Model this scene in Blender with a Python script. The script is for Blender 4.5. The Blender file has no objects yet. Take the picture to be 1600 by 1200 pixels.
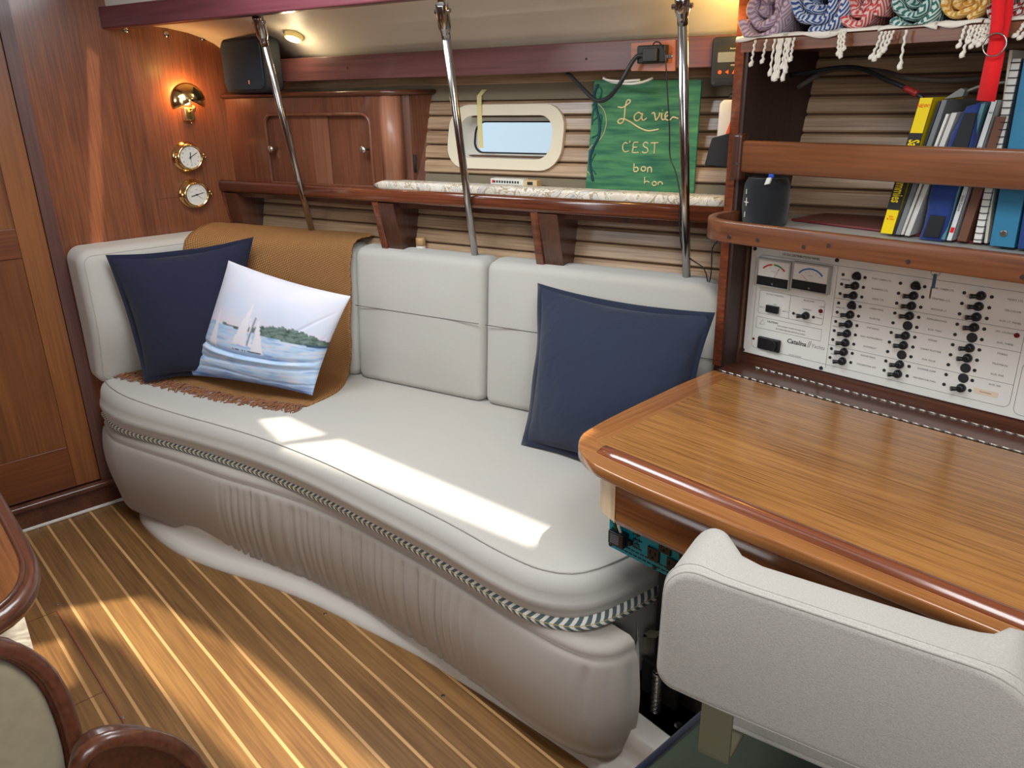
import bpy, bmesh, math, random
from mathutils import Vector, Matrix
from mathutils.geometry import delaunay_2d_cdt
random.seed(7)
D = bpy.data; S = bpy.context.scene; COL = S.collection
pi = math.pi; sin = math.sin; cos = math.cos
# ---------------------------------------------------------------- camera
F_PX = 1223.556
_c = (-1180.0, -430.0); _n = (68.0, 3295.0)
def _d(u, v): return Vector((u, -v, -F_PX)).normalized()
AX = -_d(*_c); AZ = -_d(*_n); AZ = (AZ - AX*AZ.dot(AX)).normalized(); AY = AZ.cross(AX)
RM = Matrix((AX, AY, AZ))                       # camera space -> cabin space
CAM = Vector((0, 0, 1.5))
cd = D.cameras.new('camera'); cam = D.objects.new('camera', cd); COL.objects.link(cam)
cam.matrix_world = Matrix.Translation(CAM) @ RM.to_4x4()
cd.sensor_width = 36; cd.lens = F_PX/1600*36; cd.clip_start = .02; cd.clip_end = 60
S.camera = cam
# measuring helpers: where a sight line meets a real plane of the cabin
def ray(u, v): return RM @ Vector((u-800, -(v-600), -F_PX))
def on_z(u, v, z): r = ray(u, v); return CAM + r*((z-CAM.z)/r.z)
def on_x(u, v, x): r = ray(u, v); return CAM + r*((x-CAM.x)/r.x)
def on_y(u, v, y): r = ray(u, v); return CAM + r*((y-CAM.y)/r.y)
HA = math.radians(16.5)
HU = Vector((cos(HA), sin(HA), 0)); HN = Vector((-sin(HA), cos(HA), 0)); H0 = Vector((-3.145, 1.30, 0))
def hull(s, t, z): return H0 + HU*s + HN*t + Vector((0, 0, z))
def on_h(u, v, t):
    r = ray(u, v); k = (t + HN.dot(H0) - HN.dot(CAM))/HN.dot(r); return CAM + r*k
# ---------------------------------------------------------------- light
def srgb(r, g, b): return tuple(((c/255)/12.92 if c/255 <= .04045 else ((c/255+.055)/1.055)**2.4) for c in (r, g, b))
W = D.worlds.new('world'); S.world = W; W.use_nodes = True
bg = W.node_tree.nodes['Background']; bg.inputs[0].default_value = (.80, .90, 1, 1); bg.inputs[1].default_value = 1.35
SX, SY = .34, .12                                   # sun's slope along and across the cabin
SUN = Vector((-SX, -SY, -1)).normalized()
sl = D.lights.new('sun', 'SUN'); sl.energy = 6.0; sl.angle = .020; sl.color = (1, .93, .80)
so = D.objects.new('sun', sl); COL.objects.link(so); so.rotation_euler = SUN.to_track_quat('-Z', 'Y').to_euler()
def area(name, loc, aim, sx, sy, e, col=(1, 1, 1)):
    l = D.lights.new(name, 'AREA'); l.shape = 'RECTANGLE'; l.size = sx; l.size_y = sy; l.energy = e; l.color = col
    o = D.objects.new(name, l); COL.objects.link(o); o.location = loc
    o.rotation_euler = (Vector(aim)-Vector(loc)).to_track_quat('-Z', 'Y').to_euler(); return o
area('hatch_daylight', (-1.85, .80, 1.92), (-1.85, .82, 0), .9, .5, 20, (.88, .95, 1))
area('companionway_daylight', (.75, -.55, 1.75), (-1.2, .9, .7), .8, .8, 18, (.97, .98, 1))
area('aft_hatch_daylight', (-.35, .75, 1.90), (-.35, 1.1, .7), .5, .5, 10, (.95, .98, 1))
area('galley_daylight', (-1.9, -1.1, 1.7), (-2.3, .6, .7), .8, .5, 5, (.95, .98, 1))
S.view_settings.view_transform = 'Standard'; S.view_settings.look = 'None'
S.view_settings.exposure = 0.0; S.view_settings.gamma = 1; S.view_settings.use_curve_mapping = False
# ---------------------------------------------------------------- materials
def newmat(name):
    m = D.materials.new(name); m.use_nodes = True; nt = m.node_tree
    return m, nt, nt.nodes['Principled BSDF']
def nd(nt, t, **k):
    n = nt.nodes.new(t)
    for a, b in k.items(): setattr(n, a, b)
    return n
def plain(name, col, rough=.5, metal=0, spec=.5, emit=None, es=0, trans=0, ior=1.45):
    m, nt, p = newmat(name)
    p.inputs['Base Color'].default_value = (*col, 1); p.inputs['Roughness'].default_value = rough
    p.inputs['Metallic'].default_value = metal; p.inputs['Specular IOR Level'].default_value = spec
    p.inputs['Transmission Weight'].default_value = trans; p.inputs['IOR'].default_value = ior
    if emit: p.inputs['Emission Color'].default_value = (*emit, 1); p.inputs['Emission Strength'].default_value = es
    return m
def wood(name, c1, c2, axis='x', ang=0, rough=.32, coat=.25, fig=5.0, fine=70., mix=.5, bump=.06):
    m, nt, p = newmat(name); L = nt.links.new
    tc = nd(nt, 'ShaderNodeTexCoord'); rot = nd(nt, 'ShaderNodeMapping'); rot.inputs['Rotation'].default_value = (0, 0, -ang)
    L(tc.outputs['Object'], rot.inputs[0])
    oi = nd(nt, 'ShaderNodeObjectInfo'); ad = nd(nt, 'ShaderNodeVectorMath', operation='MULTIPLY_ADD')
    L(oi.outputs['Random'], ad.inputs[0]); ad.inputs[1].default_value = (7.3, 5.1, 9.7); L(rot.outputs[0], ad.inputs[2])
    sc = {'x': (.10, 1, 1), 'y': (1, .10, 1), 'z': (1, 1, .10)}[axis]
    m1 = nd(nt, 'ShaderNodeMapping'); m1.inputs['Scale'].default_value = sc; L(ad.outputs[0], m1.inputs[0])
    sf = {'x': (.03, 1, 1), 'y': (1, .03, 1), 'z': (1, 1, .03)}[axis]
    m2 = nd(nt, 'ShaderNodeMapping'); m2.inputs['Scale'].default_value = sf; L(ad.outputs[0], m2.inputs[0])
    n1 = nd(nt, 'ShaderNodeTexNoise'); n1.inputs['Scale'].default_value = fig*2; n1.inputs['Detail'].default_value = 4
    n1.inputs['Distortion'].default_value = .8; L(m1.outputs[0], n1.inputs['Vector'])
    n2 = nd(nt, 'ShaderNodeTexNoise'); n2.inputs['Scale'].default_value = fine*2; n2.inputs['Detail'].default_value = 3; L(m2.outputs[0], n2.inputs['Vector'])
    mx = nd(nt, 'ShaderNodeMath', operation='MULTIPLY'); mx.inputs[1].default_value = mix; L(n2.outputs[0], mx.inputs[0])
    m3 = nd(nt, 'ShaderNodeMath', operation='MULTIPLY_ADD'); m3.inputs[1].default_value = 1-mix; L(n1.outputs[0], m3.inputs[0]); L(mx.outputs[0], m3.inputs[2])
    cr = nd(nt, 'ShaderNodeValToRGB'); cr.color_ramp.elements[0].position = .36; cr.color_ramp.elements[1].position = .62
    cr.color_ramp.elements[0].color = (*c2, 1); cr.color_ramp.elements[1].color = (*c1, 1); L(m3.outputs[0], cr.inputs[0])
    hs = nd(nt, 'ShaderNodeHueSaturation'); L(cr.outputs[0], hs.inputs['Color'])
    va = nd(nt, 'ShaderNodeMapRange'); va.inputs[3].default_value = .88; va.inputs[4].default_value = 1.12; L(oi.outputs['Random'], va.inputs[0]); L(va.outputs[0], hs.inputs['Value'])
    L(hs.outputs[0], p.inputs['Base Color'])
    bp = nd(nt, 'ShaderNodeBump'); bp.inputs['Strength'].default_value = bump; bp.inputs['Distance'].default_value = .002; L(m3.outputs[0], bp.inputs['Height']); L(bp.outputs[0], p.inputs['Normal'])
    p.inputs['Roughness'].default_value = rough; p.inputs['Coat Weight'].default_value = coat; p.inputs['Coat Roughness'].default_value = .12
    return m
def fabric(name, col, scale=700, bump=.25, rough=.95, var=.06, sheen=.25, big=0.):
    m, nt, p = newmat(name); L = nt.links.new
    tc = nd(nt, 'ShaderNodeTexCoord'); n = nd(nt, 'ShaderNodeTexNoise'); n.inputs['Scale'].default_value = scale; n.inputs['Detail'].default_value = 2; L(tc.outputs['Object'], n.inputs['Vector'])
    mr = nd(nt, 'ShaderNodeMapRange'); mr.inputs[1].default_value = .3; mr.inputs[2].default_value = .7; mr.inputs[3].default_value = 1-var; mr.inputs[4].default_value = 1+var; L(n.outputs[0], mr.inputs[0])
    mv = nd(nt, 'ShaderNodeVectorMath', operation='MULTIPLY'); mv.inputs[0].default_value = col; L(mr.outputs[0], mv.inputs[1]); L(mv.outputs[0], p.inputs['Base Color'])
    bp = nd(nt, 'ShaderNodeBump'); bp.inputs['Strength'].default_value = bump; bp.inputs['Distance'].default_value = .001; L(n.outputs[0], bp.inputs['Height'])
    if big:
        n2 = nd(nt, 'ShaderNodeTexNoise'); n2.inputs['Scale'].default_value = 9; n2.inputs['Distortion'].default_value = 1.2; L(tc.outputs['Object'], n2.inputs['Vector'])
        b2 = nd(nt, 'ShaderNodeBump'); b2.inputs['Strength'].default_value = big; b2.inputs['Distance'].default_value = .02; L(n2.outputs[0], b2.inputs['Height']); L(bp.outputs[0], b2.inputs['Normal']); bp = b2
    L(bp.outputs[0], p.inputs['Normal'])
    p.inputs['Roughness'].default_value = rough; p.inputs['Sheen Weight'].default_value = sheen; p.inputs['Specular IOR Level'].default_value = .2
    return m
def vcol(name, rough=.8, bump=0):
    m, nt, p = newmat(name); a = nd(nt, 'ShaderNodeVertexColor'); a.layer_name = 'Col'; nt.links.new(a.outputs[0], p.inputs['Base Color'])
    p.inputs['Roughness'].default_value = rough; p.inputs['Specular IOR Level'].default_value = .2; return m
def math_n(nt, op, a, b=None):
    n = nd(nt, 'ShaderNodeMath', operation=op)
    for i, x in enumerate((a, b)):
        if x is None: continue
        if isinstance(x, (int, float)): n.inputs[i].default_value = x
        else: nt.links.new(x, n.inputs[i])
    return n.outputs[0]
def diamond(name, ca, cb, freq=5., cell=.060):
    """woven concentric diamonds in two yarn colours, laid out on the cloth's own UV"""
    m, nt, p = newmat(name); L = nt.links.new
    uv = nd(nt, 'ShaderNodeUVMap'); sp = nd(nt, 'ShaderNodeSeparateXYZ'); L(uv.outputs[0], sp.inputs[0])
    a = math_n(nt, 'PINGPONG', sp.outputs[0], cell/2); b = math_n(nt, 'PINGPONG', sp.outputs[1], cell/2)
    s = math_n(nt, 'MULTIPLY', math_n(nt, 'ADD', a, b), freq/cell)
    f = math_n(nt, 'FRACT', s); g = math_n(nt, 'GREATER_THAN', f, .5)
    mx = nd(nt, 'ShaderNodeMix', data_type='RGBA'); L(g, mx.inputs[0]); mx.inputs[6].default_value = (*ca, 1); mx.inputs[7].default_value = (*cb, 1)
    L(mx.outputs[2], p.inputs['Base Color']); p.inputs['Roughness'].default_value = .95; p.inputs['Specular IOR Level'].default_value = .1
    return m
M = {}
M['bulk'] = wood('bulkhead_teak', srgb(150, 90, 58), srgb(104, 59, 39), 'z', rough=.30, coat=.4, fig=4, fine=110)
M['door'] = wood('door_teak', srgb(140, 86, 46), srgb(98, 54, 28), 'z', rough=.38, fig=4, fine=60, mix=.35)
M['doorh'] = wood('door_rail_teak', srgb(134, 76, 40), srgb(92, 48, 27), 'y', rough=.38, fig=4, fine=60, mix=.35)
M['strip'] = wood('dark_jamb', srgb(104, 70, 62), srgb(84, 54, 48), 'z', rough=.4, fig=2)
M['floor'] = wood('cabin_sole_teak', srgb(150, 109, 62), srgb(110, 75, 42), 'x', rough=.42, coat=.1, fig=5, fine=70, mix=.5)
M['holly'] = wood('holly_strip', srgb(214, 168, 112), srgb(190, 144, 92), 'x', rough=.45, coat=.1, fig=6)
M['desk'] = wood('desk_teak', srgb(178, 124, 68), srgb(124, 80, 42), 'x', rough=.27, coat=.5, fig=3, fine=95, mix=.62)
M['desk_edge'] = wood('desk_edge_teak', srgb(176, 118, 68), srgb(140, 86, 46), 'x', rough=.22, coat=.5, fig=6, fine=60)
M['desk_edge_y'] = wood('desk_edge_teak_cross', srgb(170, 114, 66), srgb(136, 84, 46), 'y', rough=.22, coat=.5, fig=6, fine=60)
M['apron'] = wood('apron_teak', srgb(156, 98, 56), srgb(98, 58, 34), 'x', rough=.22, coat=.6, fig=4, fine=60, mix=.45)
M['dark'] = wood('dark_mahogany', srgb(104, 60, 42), srgb(72, 40, 28), 'x', rough=.3, coat=.4)
M['darkz'] = wood('dark_mahogany_upright', srgb(94, 56, 38), srgb(66, 38, 26), 'z', rough=.35, coat=.3)
M['fiddle'] = wood('fiddle_teak', srgb(134, 82, 52), srgb(98, 57, 37), 'x', rough=.35, coat=.3)
M['rail'] = wood('rail_mahogany', srgb(132, 72, 46), srgb(86, 44, 30), 'x', HA, rough=.18, coat=.8)
M['beam'] = wood('beam_mahogany', srgb(116, 72, 70), srgb(92, 56, 54), 'x', HA, rough=.35, coat=.3)
M['lock'] = wood('locker_mahogany', srgb(126, 76, 54), srgb(92, 54, 38), 'z', rough=.3, coat=.4, fig=4, fine=100)
M['lockl'] = wood('locker_column', srgb(158, 106, 80), srgb(132, 84, 62), 'z', rough=.42, coat=.12)
M['slat'] = wood('oak_slat', srgb(184, 154, 122), srgb(134, 104, 78), 'x', HA, rough=.36, coat=.25, fig=6, fine=80, mix=.55, bump=.25)
M['backing'] = plain('slat_backing', srgb(92, 66, 48), .8)
M['khaki'] = plain('khaki_filler', srgb(124, 112, 92), .8)
M['cream'] = plain('cream_liner', srgb(232, 224, 208), .5)
M['white'] = plain('white_gelcoat', srgb(222, 216, 206), .28)
M['fab'] = fabric('oatmeal_fabric', srgb(190, 186, 178), 800, .3)
M['fabpad'] = fabric('oatmeal_pad_fabric', srgb(176, 167, 157), 900, .2)
M['chair'] = fabric('nubby_chair_fabric', srgb(184, 180, 172), 420, .5, var=.10)
M['pipe'] = fabric('fabric_piping', srgb(180, 175, 166), 900, .1)
M['navy'] = fabric('navy_cotton', srgb(38, 41, 60), 900, .12, big=.35, sheen=.15)
M['navyp'] = fabric('navy_flange', srgb(30, 34, 54), 900, .12)
M['navyr'] = fabric('navy_linen', srgb(46, 53, 72), 900, .12, big=.35, sheen=.15)
M['navyrp'] = fabric('navy_linen_flange', srgb(34, 42, 62), 900, .12)
M['steel'] = plain('polished_steel', (.42, .40, .39), .16, 1)
M['dsteel'] = plain('dull_steel', (.30, .28, .26), .3, 1)
M['brass'] = plain('polished_brass', (.80, .58, .27), .14, 1)
M['pewter'] = plain('pewter', (.62, .58, .52), .32, 1)
M['black'] = plain('black_plastic', (.012, .012, .014), .38)
M['blackm'] = plain('matt_black', (.016, .017, .02), .75)
M['rubber'] = plain('black_cable', (.02, .022, .026), .35)
M['wcab'] = plain('white_cable', srgb(224, 222, 214), .5)
M['paperw'] = plain('white_paper', srgb(225, 222, 214), .7)
M['panel'] = plain('white_panel', srgb(226, 225, 218), .42)
M['ink'] = plain('black_print', (.02, .02, .022), .6)
M['greyink'] = plain('grey_print', (.20, .20, .21), .6)
M['red'] = plain('red_lamp', (.16, .006, .012), .25)
M['rimgrey'] = plain('meter_rim_grey', srgb(172, 172, 166), .2)
M['clear'] = plain('clear_meter_cover', (1, 1, 1), 0., trans=1, ior=1.03)
M['glass'] = plain('window_glass', (1, 1, 1), 0.0, trans=1, ior=1.02)
M['sign'] = None
M['cream_ink'] = plain('cream_paint', srgb(226, 212, 160), .7)
M['teal'] = plain('teal_aluminium', srgb(20, 150, 172), .38, .3)
M['orange'] = plain('orange_rubber', srgb(238, 96, 40), .45)
M['redstrap'] = fabric('red_webbing', srgb(224, 36, 40), 500, .4, sheen=.1)
M['olive'] = fabric('dark_olive_vinyl', srgb(62, 72, 56), 500, .2, rough=.7)
M['bracket'] = plain('khaki_powder_coat', srgb(142, 136, 112), .4, .3)
M['glow'] = plain('lamp_glow', (1, .9, .7), .4, emit=(1, .86, .62), es=9)
M['yrim'] = plain('yellow_lamp_rim', srgb(232, 206, 110), .35, emit=(1, .8, .35), es=.25)
M['throw'] = None
# ---------------------------------------------------------------- object helpers
ORG = {}
def root_of(o):
    while o.parent: o = o.parent
    return o
def tag(o, label=None, cat=None, group=None, kind=None):
    if label: o['label'] = label
    if cat: o['category'] = cat
    if group: o['group'] = group
    if kind: o['kind'] = kind
    return o
def thing(name, loc, label=None, cat=None, group=None, kind=None):
    o = D.objects.new(name, None); COL.objects.link(o); o.location = loc; o.empty_display_size = .05
    ORG[o.name] = Vector(loc); return tag(o, label, cat, group, kind)
class B:
    """collects world-space geometry for ONE mesh object"""
    def __init__(s): s.v = []; s.f = []; s.sm = []; s.uv = None; s.col = None; s.weld = False
    def add(s, vs, fs, smooth=False):
        k = len(s.v); s.v += [Vector(v) for v in vs]; s.f += [tuple(i+k for i in f) for f in fs]; s.sm += [smooth]*len(fs); return s
    def box(s, o, a, b, c):      # corner o and three edge vectors
        o = Vector(o); a = Vector(a); b = Vector(b); c = Vector(c)
        vs = [o, o+a, o+a+b, o+b, o+c, o+a+c, o+a+b+c, o+b+c]
        fs = [(0, 3, 2, 1), (4, 5, 6, 7), (0, 1, 5, 4), (1, 2, 6, 5), (2, 3, 7, 6), (3, 0, 4, 7)]
        if a.cross(b).dot(c) < 0: fs = [f[::-1] for f in fs]
        return s.add(vs, fs)
    def bx(s, x0, x1, y0, y1, z0, z1): return s.box((x0, y0, z0), (x1-x0, 0, 0), (0, y1-y0, 0), (0, 0, z1-z0))
    def hb(s, s0, s1, t0, t1, z0, z1): return s.box(hull(s0, t0, z0), HU*(s1-s0), HN*(t1-t0), (0, 0, z1-z0))
    def loft(s, rings, closed=True, caps=True, smooth=True):
        n = len(rings[0]); vs = [p for r in rings for p in r]; fs = []
        for i in range(len(rings)-1):
            for j in range(n if closed else n-1):
                a = i*n+j; b = i*n+(j+1) % n; fs.append((a, b, b+n, a+n))
        s.add(vs, fs, smooth)
        if caps and closed:
            k = len(s.v)-len(vs); s.f.append(tuple(k+j for j in range(n))[::-1]); s.f.append(tuple(k+(len(rings)-1)*n+j for j in range(n))); s.sm += [False, False]
        return s
    def tube(s, path, r, n=8, caps=True, closed=False):
        P = [Vector(p) for p in path]; m = len(P); rings = []
        up = Vector((0, 0, 1)); prev = None
        for i, p in enumerate(P):
            d = (P[(i+1) % m]-P[i-1]) if closed else (P[min(i+1, m-1)]-P[max(i-1, 0)])
            d = d.normalized() if d.length > 1e-9 else Vector((0, 0, 1))
            if prev is None:
                a = d.cross(up)
                if a.length < .05: a = d.cross(Vector((1, 0, 0)))
            else: a = prev - d*prev.dot(d)
            a.normalize(); prev = a; b = d.cross(a)
            rr = r[i] if isinstance(r, (list, tuple)) else r
            rings.append([p+(a*cos(2*pi*j/n)+b*sin(2*pi*j/n))*rr for j in range(n)])
        if closed: rings.append(rings[0])
        return s.loft(rings, caps=caps and not closed)
    def lathe(s, o, axis, prof, n=24, caps=True, arc=2*pi):
        o = Vector(o); ax = Vector(axis).normalized(); a = ax.cross(Vector((0, 0, 1)))
        if a.length < .1: a = ax.cross(Vector((0, 1, 0)))
        a.normalize(); b = ax.cross(a)
        return s.loft([[o+ax*h+(a*cos(arc*j/n)+b*sin(arc*j/n))*max(r, 1e-4) for j in range(n)] for h, r in prof], caps=caps)
    def build(s, name, m, parent=None, loc=None, bevel=0, seg=2, flip=False, **t):
        if parent: org = ORG[root_of(parent).name]
        elif loc is not None: org = Vector(loc)
        else:
            org = sum(s.v, Vector())/len(s.v); org.z = min(v.z for v in s.v)
        me = D.meshes.new(name); me.from_pydata([v-org for v in s.v], [], s.f)
        me.polygons.foreach_set('use_smooth', s.sm)
        if s.uv: 
            ul = me.uv_layers.new(name='UVMap')
            for lp in me.loops: ul.data[lp.index].uv = s.uv[lp.vertex_index]
        if s.col:
            ca = me.color_attributes.new('Col', 'FLOAT_COLOR', 'POINT')
            for i, c in enumerate(s.col): ca.data[i].color = (*c, 1)
        me.materials.append(m); me.update()
        o = D.objects.new(name, me); COL.objects.link(o)
        if parent: o.parent = parent
        else: o.location = org; ORG[o.name] = org.copy()
        bmx = bmesh.new(); bmx.from_mesh(me)
        if s.weld: bmesh.ops.remove_doubles(bmx, verts=bmx.verts, dist=2e-5)
        bmesh.ops.recalc_face_normals(bmx, faces=bmx.faces); bmx.to_mesh(me); bmx.free()
        if bevel:
            b = o.modifiers.new('bevel', 'BEVEL'); b.width = bevel; b.segments = seg; b.limit_method = 'ANGLE'; b.angle_limit = .6; b.harden_normals = False
            me.polygons.foreach_set('use_smooth', [True]*len(me.polygons))
            w = o.modifiers.new('wn', 'WEIGHTED_NORMAL'); w.keep_sharp = False
        return tag(o, **t)
def smooth01(x): x = max(0, min(1, x)); return x*x*(3-2*x)
def rrect(x0, x1, y0, y1, r, n=6):
    rs = r if isinstance(r, (list, tuple)) else (r,)*4   # corners: x0y0, x1y0, x1y1, x0y1
    out = []
    for (cx, cy, a0, rr) in ((x0, y0, pi, rs[0]), (x1, y0, 1.5*pi, rs[1]), (x1, y1, 0, rs[2]), (x0, y1, .5*pi, rs[3])):
        ox = cx+rr if cx == x0 else cx-rr; oy = cy+rr if cy == y0 else cy-rr
        for i in range(n+1):
            a = a0+(pi/2)*i/n; out.append((ox+rr*cos(a), oy+rr*sin(a)))
    return out
def dens(pts, step=.03, closed=True):
    out = []; m = len(pts)
    for i in range(m if closed else m-1):
        a = Vector(pts[i]); b = Vector(pts[(i+1) % m]); k = max(1, int((b-a).length/step))
        for j in range(k): out.append(tuple(a.lerp(b, j/k)))
    if not closed: out.append(tuple(pts[-1]))
    return out
def spline(pts, step=.03):
    """Catmull-Rom through the points"""
    P = [Vector(p) for p in pts]; P = [P[0]*2-P[1]]+P+[P[-1]*2-P[-2]]; out = []
    for i in range(1, len(P)-2):
        k = max(2, int((P[i+1]-P[i]).length/step))
        for j in range(k):
            t = j/k; a, b, c, d = P[i-1:i+3]
            out.append((b*2+(c-a)*t+(a*2-b*5+c*4-d)*t*t+(b*3-a-c*3+d)*t*t*t)*.5)
    out.append(P[-2]); return out
def offs(o2, d):
    """inward offset of a closed outline; edges that would flip over collapse to a point"""
    m = len(o2); out = []; A = sum(o2[i][0]*o2[(i+1) % m][1]-o2[(i+1) % m][0]*o2[i][1] for i in range(m)); sg = 1 if A > 0 else -1
    for i in range(m):
        p, q, r = Vector(o2[i-1]), Vector(o2[i]), Vector(o2[(i+1) % m])
        e1 = (q-p).normalized(); e2 = (r-q).normalized(); n1 = Vector((-e1.y, e1.x))*sg; n2 = Vector((-e2.y, e2.x))*sg
        k = n1+n2; k = k/max(.5, k.length_squared)*2 if k.length > 1e-6 else n1
        out.append(q+k*d)
    if d > 0:
        for it in range(40):
            bad = False
            for i in range(m):
                j = (i+1) % m; e = Vector(o2[j])-Vector(o2[i]); f = out[j]-out[i]
                if e.dot(f) < -1e-12: c = (out[i]+out[j])/2; out[i] = c.copy(); out[j] = c.copy(); bad = True
            if not bad: break
    return [tuple(q) for q in out]
def cushion(o2, depth, r, fn, n=5, crown=.006, bulge=.0, r2=None):
    """rounded prism: o2 outline (plan), depth along w, edge radius r, fn(u, v, w) -> world"""
    b = B(); rings = []; r2 = r if r2 is None else r2
    for i in range(n+1):
        a = pi/2*(i/n); rings.append([fn(*p, r2-r2*cos(a)) for p in offs(o2, r2-r2*sin(a))])
    k = 4
    for i in range(1, k): rings.append([fn(*p, r2+(depth-r-r2)*i/k) for p in offs(o2, -bulge*sin(pi*i/k))])
    for i in range(n+1):
        a = pi/2*(i/n); rings.append([fn(*p, depth-r+r*sin(a)) for p in offs(o2, r-r*cos(a))])
    b.loft(rings, caps=False); nv = len(rings[0]); b.f.append(tuple(range(nv))[::-1]); b.sm.append(True)
    ro = [Vector(p) for p in offs(o2, r)]; step = max(.02, min(.05, (max(p.x for p in ro)-min(p.x for p in ro))/9))
    clean = [ro[i] for i in range(len(ro)) if (ro[i]-ro[i-1]).length > 1e-5]; gx = []
    x = min(p.x for p in clean)+step/2
    while x < max(p.x for p in clean):
        y = min(p.y for p in clean)+step/2
        while y < max(p.y for p in clean): gx.append(Vector((x, y))); y += step
        x += step
    near = lambda q: min((q-p).length for p in clean)
    gx = [q for q in gx if near(q) > step*.35]
    vs, _, fs, *_r = delaunay_2d_cdt(clean+gx, [], [list(range(len(clean)))], 1, 1e-6)
    b.add([fn(p.x, p.y, depth+crown*(smooth01(near(p)/.12) if crown else 0)) for p in vs], [tuple(f) for f in fs], True); b.weld = True
    return b
def ridge(o2, depth, r, fn, rad=.0022, ins=1.0):
    return [fn(*p, depth-r+r*sin(pi/3.2)) for p in offs(o2, (r-r*cos(pi/3.2))*ins)]
def pillow(name, c, bulge, m, mp, label, cat, group=None, flange=.018, seed=1, n=28, pinch=.10, sag=0., colfn=None):
    """c = four corners TL,TR,BR,BL"""
    c = [Vector(x) for x in c]; nrm = (c[1]-c[0]).cross(c[3]-c[0]).normalized()
    if nrm.dot(CAM-c[0]) < 0: nrm = -nrm
    rnd = random.Random(seed); ph = [rnd.uniform(0, 6) for _ in range(8)]
    cen = sum(c, Vector())/4; org = Vector((cen.x, cen.y, min(x.z for x in c)))
    root = thing(name, org, label, cat, group)
    def pt(u, v, side):
        uu = 2*u-1; vv = 2*v-1
        p = c[0].lerp(c[1], u).lerp(c[3].lerp(c[2], u), v)
        q = p-cen; k = 1-pinch*((1-uu*uu)*(vv**6)+(1-vv*vv)*(uu**6))*.9
        edge = (1-uu**4)*(1-vv**4); h = bulge*(max(0, (1-uu*uu)*(1-vv*vv))**.55)*(.9+.1*edge)
        wr = .004*edge*(sin(9*u+ph[0]+3*v)*sin(7*v+ph[1])) + .003*sin(26*u+8*v+ph[2])*edge*max(0, abs(vv)-.3)*1.5 - sag*edge*(.013*math.exp(-((v-.67-.04*sin(3.2*u))/.018)**2)-.008*math.exp(-((v-.70-.04*sin(3.2*u))/.02)**2)+.010*math.exp(-((v-.80+.05*u)/.016)**2)+.006*math.exp(-((v-.90+.02*sin(6*u))/.013)**2)+.007*math.exp(-((u+v*.5-1.18)/.012)**2)*(v < .5)+.005*math.exp(-((u+v*.8-1.10)/.010)**2)*(v < .4))
        return cen+q*k+nrm*side*(h+ (wr if side > 0 else 0))
    b = B()
    for side in (1, -1):
        vs = []; fs = []
        for j in range(n+1):
            for i in range(n+1):
                u = (.5-.5*cos(pi*i/n))*.6+(i/n)*.4
                v = (.5-.5*cos(pi*j/n))*.6+(j/n)*.4
                vs.append(pt(u, v, side))
                if colfn:
                    if b.col is None: b.col = []
                    b.col.append(colfn(u, v))
        for j in range(n):
            for i in range(n):
                a = j*(n+1)+i; fs.append((a, a+1, a+n+2, a+n+1))
        b.add(vs, fs, True)
    b.build('cover', m, root)
    if flange:
        e = []; K = 26
        for (u0, v0, u1, v1) in ((0, 0, 1, 0), (1, 0, 1, 1), (1, 1, 0, 1), (0, 1, 0, 0)):
            for i in range(K): e.append((u0+(u1-u0)*i/K, v0+(v1-v0)*i/K))
        f = B(); inn = []; out = []; out2 = []
        for i, (u, v) in enumerate(e):
            p = pt(u, v, 1); d = (p-cen).normalized(); w = nrm*.004*sin(i*.55+ph[5])
            inn.append(p-d*.012); out.append(p+d*flange+w+nrm*.0015); out2.append(p+d*flange+w-nrm*.0015)
        f.loft([inn+[inn[0]], out+[out[0]], out2+[out2[0]], inn+[inn[0]]], closed=False, caps=False); f.build('flange', mp, root)
    return root
def stroke(pts, fn, r, name, m, parent, step=None, **k):
    b = B()
    for s_ in pts:
        P = [fn(*p) for p in (spline(s_, 6) if step is None else s_)]
        b.tube(P, r, 5)
    return b.build(name, m, parent, **k)
BOLD = ('Catalina', 'CAUTION:', '12V DC DISTRIBUTION PANEL', 'Sailing For Dummies')
def texts(items, name, m, parent, ext=.0003):
    """items: (string, origin, right, up, height, align, shear) -> ONE mesh of flat printed letters"""
    b = B()
    for (t, o, rt, up, h, al, sh) in items:
        cu = D.curves.new('t', 'FONT'); cu.body = t; cu.size = 1; cu.align_x = al; cu.align_y = 'CENTER'; cu.shear = sh; cu.resolution_u = 2; cu.fill_mode = 'FRONT'; cu.offset = .022 if t in BOLD else 0
        ob = D.objects.new('t', cu); COL.objects.link(ob); dg = bpy.context.evaluated_depsgraph_get(); me = D.meshes.new_from_object(ob.evaluated_get(dg))
        o = Vector(o); rt = Vector(rt); up = Vector(up).normalized(); k = h/.72
        b.add([o+rt*v.co.x*k+up*v.co.y*k for v in me.vertices], [tuple(p.vertices) for p in me.polygons])
        D.objects.remove(ob); D.curves.remove(cu); D.meshes.remove(me)
    return b.build(name, m, parent)
def arc(o, a, b, r, a0, a1, n=16):
    return [Vector(o)+Vector(a)*r*cos(a0+(a1-a0)*i/n)+Vector(b)*r*sin(a0+(a1-a0)*i/n) for i in range(n+1)]
X = Vector((1, 0, 0)); Y = Vector((0, 1, 0)); Z = Vector((0, 0, 1))

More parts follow.
